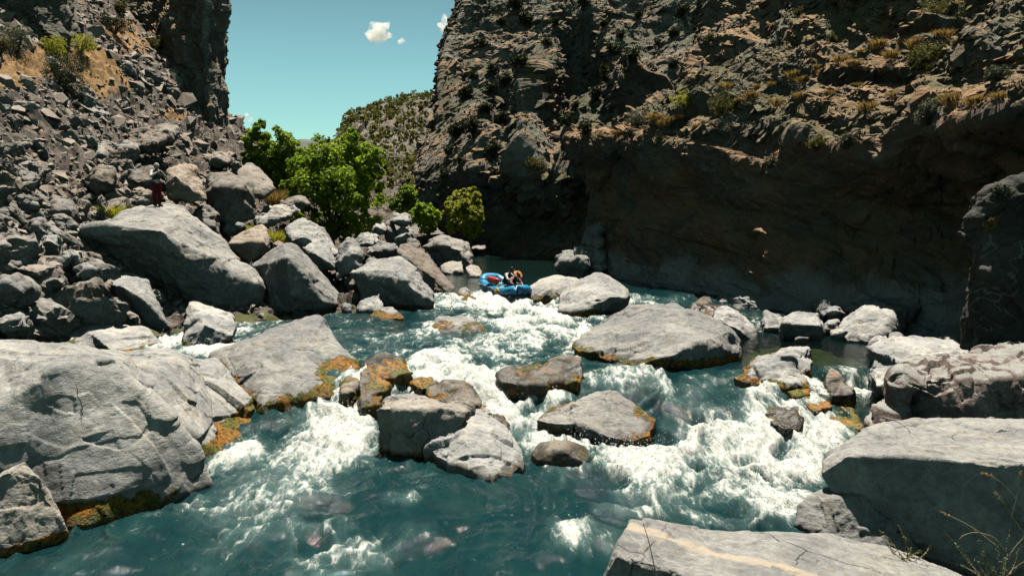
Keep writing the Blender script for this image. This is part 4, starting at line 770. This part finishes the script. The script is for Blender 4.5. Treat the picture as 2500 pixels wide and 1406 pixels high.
for a in ((150, 178, 140, 90, 'leaf_dark', 'big round dark green shrub on the orange grass of the left slope', 4200), (284, 45, 84, 66, 'leaf_dark', 'dark green shrub high on the left slope near the cliff', 2200), (42, 86, 90, 84, 'leaf_sage', 'blue-grey shrub at the foot of the upper left cliff', 1500), (142, 112, 66, 70, 'leaf_yellow', 'yellow-green shrub above the big round dark shrub', 1800),
          (205, 102, 72, 44, 'leaf_yellow', 'low yellow-green shrub right of the taller yellow-green one', 1500), (8, 108, 50, 50, 'leaf_olive', 'olive shrub at the left edge below the blue-grey shrub', 1300), (472, 160, 66, 54, 'leaf_sage', 'grey-green shrub under the left cliff nose', 1800), (534, 246, 40, 40, 'leaf_olive', 'small olive shrub on the skyline of the left slope', 900), (300, 12, 40, 50, 'leaf_olive', 'olive shrub at the top edge beside the left cliff', 900), (390, 100, 60, 40, 'leaf_olive', 'straw-coloured low shrub on the slope under the cliff', 900)):
    shrub(*a[:6], n=a[6], only=('talus', 'rocks'))
for a in ((272, 508, 74, 44, 'leaf_yellow', 'yellow-green grass tuft left of the giant boulder'), (672, 572, 66, 52, 'leaf_yellow', 'bright green grass tuft between the cream boulder and the pale angular boulder'), (674, 474, 46, 60, 'leaf_dry', 'dry straw tuft beside the dark leaning slab'), (600, 556, 36, 34, 'leaf_yellow', 'small green grass tuft behind the half brown half pale rock')):
    shrub(*a, name='grass_tuft', cat='grass tuft', n=500, blade=True, only=('talus',))
for a in ((1666, 236, 64, 62, 'leaf_yellow', 'bright yellow-green shrub at the corner of the upper dark cliff', 1500), (1552, 284, 60, 46, 'leaf_sage', 'grey twiggy shrub on the wall lip beside the dry grass', 1200), (1765, 248, 84, 46, 'leaf_olive', 'olive shrub on the bench right of the dry grass', 1400), (2262, 124, 110, 60, 'leaf_olive', 'wide golden-olive shrub on the upper bench of the right wall', 2200),
          (2290, 34, 130, 64, 'leaf_olive', 'dark olive shrub at the back of the bench near the top edge', 2000), (2430, 172, 70, 40, 'leaf_sage', 'pale green shrub on the bench near the right edge', 1300), (2262, 262, 84, 80, 'leaf_sage', 'pale sprawling shrub above the brown overhang', 1900), (2064, 332, 56, 50, 'leaf_dark', 'dark green shrub hanging on the wall face', 1200), (1992, 352, 56, 36, 'leaf_olive', 'pale olive shrub left of the hanging dark shrub', 900),
          (1876, 400, 34, 34, 'leaf_dark', 'small dark shrub on the shaded wall', 600), (2488, 362, 50, 44, 'leaf_sage', 'spiky grey shrub on the wall at the right edge', 900), (2442, 462, 50, 44, 'leaf_sage', 'grey tuft on the crest of the near pillar', 900), (2420, 540, 30, 50, 'leaf_dry', 'straw clump hanging on the near pillar', 500), (1730, 92, 30, 26, 'leaf_olive', 'small olive shrub on the upper dark cliff', 500), (1944, 20, 30, 26, 'leaf_olive', 'small shrub at the top of the upper dark cliff', 500), (2036, 84, 30, 30, 'leaf_olive', 'small shrub in the dark recess above the bench', 500),
          (1310, 392, 64, 32, 'leaf_olive', 'olive shrub on the sunlit ledge of the far cliff', 900), (1336, 640, 30, 20, 'leaf_olive', 'small scrub at the foot of the far cliff', 300)):
    shrub(*a[:6], n=a[6], only=('cliff', 'rocks'))
def copies(root, spots, only):
    for (a, b_) in spots:
        p = surf(a, b_, only=only); c = root.copy(); C.objects.link(c); c.location = p-np.array((0, 0, .15)); k = rd.uniform(.6, 1.35); c.scale = (k, k, k*rd.uniform(.8, 1.2)); c.rotation_euler = (0, 0, rd.uniform(0, 6.3))
        for ch in root.children:
            e = ch.copy(); C.objects.link(e); e.parent = c
j = shrub(1210, 160, 34, 44, 'leaf_dark', 'small dark juniper bush growing on the far cliff', name='juniper', cat='bush', n=420, group='junipers scattered over the far cliff', only=('cliff',), lsz=.11)
copies(j, [(1240, 206), (1480, 208), (1178, 110), (1230, 60), (1262, 30), (1420, 30), (1470, 60), (1560, 40), (1600, 110), (1540, 150), (1500, 130), (1580, 190), (1640, 160), (1660, 40), (1360, 60), (1330, 110), (1150, 190), (1130, 240), (1190, 270), (1230, 300), (1150, 330), (1200, 380), (1120, 400), (1090, 370), (1470, 180), (1450, 240), (1400, 260), (1380, 300), (1420, 320), (1260, 160), (1290, 60), (1200, 220), (1520, 90), (1110, 330), (1080, 440), (1640, 90)], ('cliff',))
t = shrub(1640, 296, 34, 18, 'leaf_dry', 'dry orange grass tuft growing on a ledge of the right wall', name='grass_tuft', cat='grass tuft', n=300, blade=True, group='dry grass tufts on the ledges of the right wall', only=('cliff',))
copies(t, [(1600, 290), (1615, 302), (1660, 290), (1680, 285), (1695, 300), (1625, 285), (1655, 305), (1720, 250), (1740, 262), (1800, 240), (1830, 232), (1770, 205), (1850, 215), (1890, 200), (1930, 180), (1960, 190), (1990, 165), (2010, 185), (2050, 140), (2080, 150), (2100, 120), (2140, 115), (2170, 130), (2200, 100), (2230, 110), (2300, 80), (2330, 100), (1500, 318), (1460, 326), (1430, 330), (1950, 230), (1900, 245), (2020, 220), (2090, 200), (2330, 250), (2380, 240), (2440, 230), (2180, 230), (2120, 260), (1370, 380), (1350, 395), (1300, 400), (1560, 170), (1520, 190)], ('cliff',))
# scrub trees of the far hill: one mass
hv = np.concatenate([v for k, v in SURF.items() if k.startswith('hill')][:1]); hx_, hy_ = proj(hv); hv = hv[(hv[:, 1] < 262) & (hx_ > 780) & (hx_ < 1120) & (hy_ < 470)]
c = hv[rng.integers(0, len(hv), 900)]+rng.normal(0, .4, (900, 3)); e = rng.normal(0, 1, (900, 9, 3)); e /= np.linalg.norm(e, axis=2)[:, :, None]; sz = (.5+.8*rng.random(900))[:, None, None]
v, f = leaves((c[:, None]+e*sz*np.array((.8, .8, 1.))+np.array((0, 0, .7))).reshape(-1, 3), e.reshape(-1, 3), .55, .8); struct(link('far_scrub', mesh_np('far_scrub', v, f), M['leaf_olive']), 'stuff')
# foreground plants at the lower right
def sprig(base, tip, d, nl, ls, mat):
    a, b_ = P(*base, d), P(*tip, d+.1); t = np.linspace(0, 1, 9)[:, None]; bend = rng.normal(0, .05, 3)*np.linalg.norm(b_-a); path = a+(b_-a)*t+bend*np.sin(t*math.pi)
    st = tube(path, .006, .0025, 5); k = rng.integers(0, 1000, nl)/1000.; c = a+(b_-a)*k[:, None]+bend*np.sin(k*math.pi)[:, None]; dr = rng.normal(0, 1, (nl, 3)); dr /= np.linalg.norm(dr, axis=1)[:, None]
    return st, leaves(c+dr*ls*.9, dr, ls, .4, .2)
M['stem_dry'] = simple('dry_stem', (.36, .28, .16), .8, .3, 20)
def plant(name, label, cat, sprigs, d, nl, ls, mat):
    p0 = P(*sprigs[0][0], d); root = empty(name, p0, label, cat); S_, L_ = zip(*[sprig(a, b_, d+rd.uniform(-.15, .15), nl, ls, mat) for a, b_ in sprigs])
    v, f = join(S_); link('stem', mesh_np('stem', v-p0, f, True), M['stem_dry'], root); v, f = join(L_); link('foliage', mesh_np('foliage', v-p0, f), M[mat], root)
plant('sage_plant', 'bushy grey-green sagebrush in the lower right corner', 'plant', [((2440, 1450), (a, b_)) for a, b_ in ((2316, 1306), (2345, 1330), (2380, 1296), (2400, 1340), (2430, 1320), (2465, 1290), (2490, 1330), (2510, 1300), (2460, 1350), (2350, 1380), (2380, 1360), (2500, 1370), (2420, 1380), (2440, 1365))], 6.7, 44, .016, 'leaf_sage')
plant('leafy_weed', 'small leafy weed growing in the crack below the black boulder front', 'plant', [((2215, 1375), (a, b_)) for a, b_ in ((2192, 1280), (2145, 1292), (2165, 1330), (2180, 1340), (2225, 1335), (2250, 1345), (2272, 1332), (2205, 1350), (2240, 1362))], 8.0, 34, .018, 'leaf_olive')
plant('leafy_weed', 'tiny weed sprouting from the pale foreground slab', 'plant', [((1990, 1386), (a, b_)) for a, b_ in ((1958, 1362), (1968, 1372), (1996, 1368), (2006, 1378), (1980, 1370))], 7.3, 20, .011, 'leaf_sage')
def stalk(pts, d, label, r=.004, seed=True):
    p0 = P(*pts[0], d); path = np.array([P(a, b_, d) for a, b_ in pts]); t = np.linspace(0, len(pts)-1, 14); path = np.stack([np.interp(t, range(len(pts)), path[:, k]) for k in range(3)], 1); path = np.concatenate((path[:1], (path[:-2]+path[1:-1]*2+path[2:])/4, path[-1:]))
    root = empty('grass_stalk', p0, label, 'grass stalk'); v, f = tube(path-p0, r, r*.5, 5); link('stem', mesh_np('stem', v, f, True), M['stem_dry'], root)
    if seed:
        k = np.linspace(.78, 1, 40); c = np.stack([np.interp(k*13, range(14), path[:, q]-p0[q]) for q in range(3)], 1)+rng.normal(0, .006, (40, 3)); v, f = leaves(c, rng.normal(0, 1, (40, 3)), .012, .35); link('seed_head', mesh_np('seed_head', v, f), M['leaf_dry'], root)
stalk(((2510, 1260), (2480, 1215), (2440, 1172), (2395, 1151)), 6.4, 'arching dry grass stalk in front of the black boulder front'); stalk(((2500, 1300), (2478, 1270), (2450, 1225), (2428, 1200)), 6.3, 'short bent dry grass stalk below the arching one')
stalk(((2430, 1330), (2380, 1290), (2330, 1263), (2296, 1249)), 6.3, 'leaning pale grass stalk above the sagebrush'); stalk(((2470, 1260), (2486, 1200), (2492, 1150)), 6.5, 'upright dry grass stalk at the right edge')
stalk(((1606, 1420), (1596, 1375), (1584, 1320), (1570, 1275)), 5.2, 'single dry stem standing before the pale foreground slab', .005, False)
stalk(((2350, 1350), (2340, 1310), (2380, 1296), (2430, 1310), (2450, 1340)), 6.4, 'curled dry grass stalk looping over the sagebrush', .004, False)
# ------------------------------------------------------------------ raft, people, gear
def capsules(segs, vx, name, mat, parent=None, loc=None, it=2, extra=()):
    """one continuous surface grown over tapering bones: (p, radius, q, radius)"""
    hs = []
    ico = [Vector(v) for v in ((0, 0, 1), (0, 0, -1))]+[Vector((math.cos(a)*math.cos(b), math.sin(a)*math.cos(b), math.sin(b))) for b in (-.8, 0, .8) for a in np.arange(0, 6.28, .628)]
    for p, r, q, s in segs: hs.append([np.array(p)+np.array(v)*r for v in ico]+[np.array(q)+np.array(v)*s for v in ico])
    hs += list(extra); (v, f), = remesh_all([(hull_mesh(hs), vx)]); v = smooth_np(v, f, it, .5)
    return link(name, mesh_np(name, v, f, True), mat, parent, loc)
M['raft_blue'] = simple('blue_raft_fabric', (.018, .26, .50), .38, .12, 3, spec=.5); M['raft_cyan'] = simple('cyan_raft_fabric', (.05, .42, .56), .4, .12, 3, spec=.5)
M['black'] = simple('black_rubber', (.012, .012, .013), .5); M['yellow'] = simple('yellow_patch', (.62, .42, .03), .5); M['red'] = simple('red_dry_bag', (.48, .035, .03), .45, .2, 6, spec=.5)
M['skin'] = simple('skin', (.42, .24, .16), .55, .08); M['white_cloth'] = simple('white_shirt', (.74, .72, .66), .85, .1); M['dark_vest'] = simple('dark_vest', (.02, .02, .026), .7); M['red_cloth'] = simple('red_trousers', (.16, .018, .02), .85, .2)
M['straw'] = simple('orange_straw_hat', (.50, .22, .09), .8, .2, 30); M['grey_cloth'] = simple('grey_shorts', (.09, .085, .085), .85); M['pink_cloth'] = simple('pink_shirt', (.55, .30, .28), .85); M['hair'] = simple('dark_hair', (.02, .014, .01), .6); M['strapm'] = simple('grey_strap', (.5, .5, .47), .7); M['teal_net'] = simple('teal_floor', (.03, .25, .27), .7); M['helmet'] = simple('pale_helmet', (.50, .49, .45), .45)
RC = P(1232, 716, 36.0); RC[2] = float(zw(RC[0], 36.))+.22
raft = empty('raft', RC, 'blue inflatable raft with upturned ends carrying two people over the first drop', 'raft'); raft.rotation_euler = (0, R(5.5), R(-62))
def rail(y): return [(x, y, z) for x, z in ((-1.5, .30), (-1.15, .10), (-.7, .0), (0, -.02), (.6, .0), (1.0, .06), (1.4, .22))]
ring = []; L_, W_ = 1.55, .62
for i in range(48):
    a = 2*math.pi*i/48; c, s = math.cos(a), math.sin(a); x = L_*math.copysign(abs(c)**.62, c); y = W_*math.copysign(abs(s)**.62, s)
    ring.append((x, y, .30*max(0, abs(x)-.75)**1.6/.8**1.6*(.9 if x < 0 else .75)))
v, f = tube(ring+[ring[0]], .215, .215, 18); link('tube', mesh_np('tube', v, f, True), M['raft_blue'], raft)
for x in (-.62, .30):
    v, f = tube([(x, -.5, .02), (x, 0, .03), (x, .5, .02)], .16, .16, 14); link('thwart', mesh_np('thwart', v, f, True), M['raft_cyan'], raft)
b = bmesh.new(); bmesh.ops.create_grid(b, x_segments=12, y_segments=6, size=1); bmesh.ops.scale(b, vec=(1.4, .55, 1), verts=b.verts)
for q in b.verts: q.co.z = -.14+.26*max(0, abs(q.co.x)-.8)
bmesh.ops.solidify(b, geom=b.faces, thickness=.04); me = bpy.data.meshes.new('floor'); b.to_mesh(me); b.free(); link('floor', me, M['teal_net'], raft)
fr = [tube([(-.5, y, .25), (.5, y, .25)], .022, .022, 8) for y in (-.58, .58)]+[tube([(x, -.6, .25), (x, .6, .25)], .022, .022, 8) for x in (-.45, .1, .48)]
v, f = join(fr); link('frame', mesh_np('frame', v, f, True), M['strapm'], raft)
st = [tube([(x, y*.62+math.cos(a)*.222*np.sign(y), math.sin(a)*.222) for a in np.linspace(-.9, 2.2, 9)], .012, .012, 5) for x in (-.9, -.3, .45, .9) for y in (-1, 1)]
v, f = join(st); link('strap', mesh_np('strap', v, f, True), M['strapm'], raft)
ropes = [tube([(x, s*(.62+.2), .10+.03*math.sin(x*9)) for x in np.linspace(-1.1, 1.1, 16)], .012, .012, 5) for s in (-1, 1)]
v, f = join(ropes); link('grab_line', mesh_np('grab_line', v, f, True), M['strapm'], raft)
for s in (-1, 1):
    v, f = tube([(.78+.11*math.cos(a), s*(.62+.218*math.cos(.55+.22*math.sin(a))), .218*math.sin(.55+.3*math.sin(a))) for a in np.linspace(0, 6.28, 13)], .05, .05, 6); link('patch', mesh_np('patch', v, f, True), M['yellow'], raft)
TR = raft.matrix_basis.copy()
from mathutils import Matrix
TRm = Matrix.Translation(Vector(RC)) @ raft.rotation_euler.to_matrix().to_4x4()
def RW(x, y, z): return np.array((TRm @ Vector((x, y, z)))[:])
def person(loc, rz, label, pose, clothes, group=None, tilt=None):
    """pose: joint name -> local position (metres, facing +X)"""
    J = {k: np.array(v, float) for k, v in pose.items()}; root = empty('person', loc, label, 'person', group); root.rotation_euler = (0, 0, rz)
    fw = J['face']-J['head']; fw /= np.linalg.norm(fw); upv = J['head']-J['neck']; upv /= np.linalg.norm(upv); side = np.cross(upv, fw)
    seg = [(J['pelvis'], .125, J['chest'], .135), (J['chest'], .135, J['neck'], .06), (J['neck'], .055, J['head'], .075), (J['head'], .098, J['head']+upv*.05, .095), (J['head']-upv*.05+fw*.03, .07, J['head']+fw*.02, .09),
           (J['head']+fw*.095-upv*.01, .016, J['head']+fw*.115-upv*.03, .02)]
    for s in ('l', 'r'):
        sg = 1 if s == 'l' else -1
        seg += [(J['chest']+(J['sh_'+s]-J['chest'])*.3, .08, J['sh_'+s], .062), (J['sh_'+s], .058, J['el_'+s], .043), (J['el_'+s], .043, J['wr_'+s], .03), (J['pelvis'], .11, J['hip_'+s], .10), (J['hip_'+s], .092, J['kn_'+s], .062), (J['kn_'+s], .06, J['an_'+s], .042), (J['an_'+s], .042, J['toe_'+s], .034), (J['head']+side*sg*.095-upv*.01, .02, J['head']+side*sg*.1+upv*.02, .018)]
        h = J['wr_'+s]-J['el_'+s]; h /= np.linalg.norm(h); lat = np.cross(h, upv); lat /= max(np.linalg.norm(lat), 1e-6); pl = J['wr_'+s]+h*.085; seg.append((J['wr_'+s], .028, pl, .034))
        for q, ln in zip((-.033, -.011, .011, .033), (.065, .08, .075, .055)):
            k1 = pl+lat*q; k2 = k1+h*ln*.55-upv*ln*.25; seg += [(k1, .0105, k2, .0095), (k2, .0095, k2+h*ln*.15-upv*ln*.5, .008)]
        seg += [(J['wr_'+s]+h*.03+lat*.03*sg, .012, J['wr_'+s]+h*.075+lat*.06*sg, .009)]
    capsules(seg, .011, 'body', M['skin'], root)
    for nm, mt, bones in clothes:
        capsules([(J[a] if isinstance(a, str) else np.array(a), r, J[c] if isinstance(c, str) else np.array(c), s) for a, r, c, s in bones], .012, nm, M[mt], root)
    ey = [(J['head']+fw*.088+side*q+upv*.012, .011, J['head']+fw*.09+side*q+upv*.012, .011) for q in (-.034, .034)]
    capsules(ey, .005, 'eyes', M['hair'], root); return root, J, fw, upv
def cap(root, J, fw, up, mat, name, brim, crown=.11):
    top = J['head']+up*.055
    if brim > .1:
        b = bmesh.new(); bmesh.ops.create_cone(b, cap_ends=True, segments=28, radius1=brim, radius2=crown, depth=.03); bmesh.ops.create_cone(b, cap_ends=True, segments=28, radius1=crown, radius2=crown*.82, depth=.12, matrix=Matrix.Translation((0, 0, .07)))
        for q in b.verts: q.co.z += .10*(q.co.x/brim)**2*.3
        me = bpy.data.meshes.new(name); b.to_mesh(me); b.free(); o = link(name, me, M[mat], root); o.location = top+up*.01; o.rotation_euler = Vector(up).to_track_quat('Z', 'Y').to_euler()
    else: capsules([(top-up*.01, .108, top+up*.03, .10), (top+fw*.08, .05, top+fw*.15, .045)], .012, name, M[mat], root)
sit = dict(pelvis=(0, 0, .12), chest=(.16, 0, .46), neck=(.27, 0, .62), head=(.36, 0, .76), face=(.45, 0, .73), sh_l=(.2, .19, .56), sh_r=(.2, -.19, .56), el_l=(.38, .30, .36), el_r=(.38, -.30, .36), wr_l=(.60, .26, .34), wr_r=(.60, -.26, .34),
           hip_l=(.03, .10, .10), hip_r=(.03, -.10, .10), kn_l=(.44, .16, .22), kn_r=(.44, -.16, .22), an_l=(.52, .16, -.16), an_r=(.52, -.16, -.16), toe_l=(.66, .17, -.2), toe_r=(.66, -.17, -.2))
ZR = R(-62)
shirt = ('shirt', 'white_cloth', [('pelvis', .132, 'chest', .148), ('chest', .148, 'neck', .066), ('sh_l', .07, 'el_l', .054), ('sh_r', .07, 'el_r', .054), ('el_l', .053, 'wr_l', .038), ('el_r', .053, 'wr_r', .038), ('sh_l', .075, 'sh_r', .075)])
vest = ('vest', 'dark_vest', [((.03, 0, .22), .165, 'chest', .175), ('chest', .17, (.25, 0, .57), .10)])
shorts = ('shorts', 'grey_cloth', [('pelvis', .135, 'hip_l', .112), ('pelvis', .135, 'hip_r', .112), ('hip_l', .108, 'kn_l', .078), ('hip_r', .108, 'kn_r', .078)])
r_, J_, a_, u_ = person(RW(-.02, .02, .10), ZR+.45, 'rower in a white shirt, dark vest and black cap leaning over the oars', sit, [shirt, vest, shorts]); cap(r_, J_, a_, u_, 'black', 'cap', 0)
sit2 = dict(sit); sit2.update(chest=(.20, 0, .42), neck=(.33, 0, .55), head=(.44, 0, .66), face=(.52, 0, .60), wr_l=(.58, .20, .22), wr_r=(.58, -.20, .22), el_l=(.36, .30, .30), el_r=(.36, -.30, .30), sh_l=(.25, .19, .49), sh_r=(.25, -.19, .49))
shirt2 = ('shirt', 'pink_cloth', [('pelvis', .132, 'chest', .148), ('chest', .148, 'neck', .066), ('sh_l', .07, 'el_l', .054), ('sh_r', .07, 'el_r', .054), ('sh_l', .075, 'sh_r', .075)])
vest2 = ('vest', 'dark_vest', [((.04, 0, .2), .165, 'chest', .175), ('chest', .17, (.3, 0, .51), .10)])
r_, J_, a_, u_ = person(RW(.55, .05, .08), ZR+.2, 'passenger in an orange brimmed hat crouched at the front of the raft', sit2, [shirt2, vest2, shorts]); cap(r_, J_, a_, u_, 'straw', 'hat', .22)
bag = capsules([((-.26, 0, 0), .15, (.26, 0, 0), .15), ((.26, 0, 0), .13, (.36, 0, .02), .07)], .015, 'dry_bag', M['red'], None, RW(-.05, -.58, .42)); bag.rotation_euler = (0, .1, R(-50)); tag(bag, 'red dry bag strapped on the near side of the raft', 'bag')
v, f = tube([(-.05, 0, 0), (0, .15, .02), (.05, 0, 0)], .012, .012, 5); link('strap', mesh_np('strap', v, f, True), M['black'], bag, (0, 0, .13))
oa = RW(.05, -.62, .42); ob = P(1150, 676, 36.6); root = empty('oar', oa, 'black oar reaching out over the left side of the raft', 'oar'); dirv = (ob-oa)/np.linalg.norm(ob-oa)
v, f = tube([-.45*dirv, (ob-oa)*.5, (ob-oa)], .028, .024, 8); link('shaft', mesh_np('shaft', v, f, True), M['black'], root)
lat = np.cross(dirv, (0, 0, 1)); bl = [(ob-oa)+dirv*a+lat*s*w_+np.array((0, 0, t)) for a, w_ in ((-.05, .03), (.08, .085), (.45, .09), (.52, .05)) for s in (-1, 1) for t in (-.012, .012)]
me = hull_mesh([bl]); link('blade', me, M['black'], root)
# the person standing on the giant boulder
fp = surf(385, 499, 5, ('rocks',)); fp = fp+np.array((0, 0, -.02))
stand = dict(pelvis=(0, 0, .93), chest=(.02, 0, 1.28), neck=(.03, 0, 1.47), head=(.05, 0, 1.61), face=(.15, 0, 1.59), sh_l=(.0, .19, 1.41), sh_r=(.0, -.19, 1.41), el_l=(.14, .31, 1.22), el_r=(.14, -.31, 1.22), wr_l=(.27, .12, 1.36), wr_r=(.27, -.12, 1.36),
             hip_l=(0, .09, .90), hip_r=(0, -.09, .90), kn_l=(.03, .10, .49), kn_r=(.02, -.10, .49), an_l=(0, .10, .08), an_r=(-.02, -.10, .08), toe_l=(.16, .12, .04), toe_r=(.14, -.12, .04))
tee = ('shirt', 'white_cloth', [('pelvis', .132, 'chest', .150), ('chest', .148, 'neck', .064), ('sh_l', .07, 'el_l', .058), ('sh_r', .07, 'el_r', .058), ('el_l', .056, 'wr_l', .04), ('el_r', .056, 'wr_r', .04), ('sh_l', .075, 'sh_r', .075)])
v3 = ('vest', 'dark_vest', [((0, 0, 1.12), .16, 'chest', .175), ('chest', .17, (.02, 0, 1.41), .11)])
tro = ('trousers', 'red_cloth', [('pelvis', .138, 'hip_l', .118), ('pelvis', .138, 'hip_r', .118), ('hip_l', .112, 'kn_l', .086), ('hip_r', .112, 'kn_r', .086), ('kn_l', .086, 'an_l', .066), ('kn_r', .086, 'an_r', .066)])
boots = ('boots', 'black', [('an_l', .052, 'toe_l', .045), ('an_r', .052, 'toe_r', .045)])
r_, J_, a_, u_ = person(fp, R(-35), 'person in red trousers, dark vest and pale helmet standing on the giant boulder', stand, [tee, v3, tro, boots])
capsules([(J_['head']+u_*.03, .118, J_['head']+u_*.05, .115)], .012, 'helmet', M['helmet'], r_)
camo = capsules([((-.04, -.05, 0), .04, (.04, .05, 0), .04), ((.03, 0, 0), .03, (.10, 0, 0), .03)], .008, 'camera_body', M['black'], None, fp+np.array((.20, -.17, 1.42))); camo.rotation_euler = (0, 0, R(-35)); tag(camo, 'black camera held up by the standing person', 'camera')
# ------------------------------------------------------------------ clouds
g = NT('cloud_vapour'); g.t.nodes.remove(g.b); vp = g.n('ShaderNodeVolumePrincipled', {'Density': .16, 'Anisotropy': .1, 'Color': (1, .99, .97, 1)}); g.set(vp.inputs['Density'], g.ramp(g.noise(.035, 5, .6), .36, .70, .0, .09)); g.t.links.new(vp.outputs[0], g.out.inputs['Volume']); M['cloud'] = g.m
def cloud(label, balls, d):
    c0 = P(balls[0][0], balls[0][1], d); hs = []; rr = random.Random(int(balls[0][0]))
    for a, b_, r in balls:
        for k in range(7):
            q = P(a+rr.uniform(-.7, .7)*r, b_+rr.uniform(-.6, .6)*r, d+rr.uniform(-.6, .6)*r/F*d)-c0; s = r*rr.uniform(.3, .6)/F*d
            hs.append([q+s*np.array((rr.gauss(0, 1), rr.gauss(0, 1), rr.gauss(0, 1)))/1.6 for _ in range(40)])
    (v, f), = remesh_all([(hull_mesh(hs), 2.5)]); v = smooth_np(v, f, 3); n = vnormals(v, f); v = v+n*(5*fbm(v/18, 4, 3))[:, None]
    tag(link('cloud', mesh_np('cloud', v, f, True), M['cloud'], None, c0), label, 'cloud')
cloud('larger white puffy cloud in the middle of the sky', [(928, 78, 26), (912, 92, 16), (946, 90, 14)], 3000); cloud('white cloud half hidden behind the far cliff edge', [(1096, 62, 22), (1112, 66, 16)], 3000)
cloud('tiny cloud wisp below the larger puffy cloud', [(978, 105, 9)], 3000); cloud('small low cloud above the left trees', [(598, 284, 7), (610, 295, 9)], 3000)
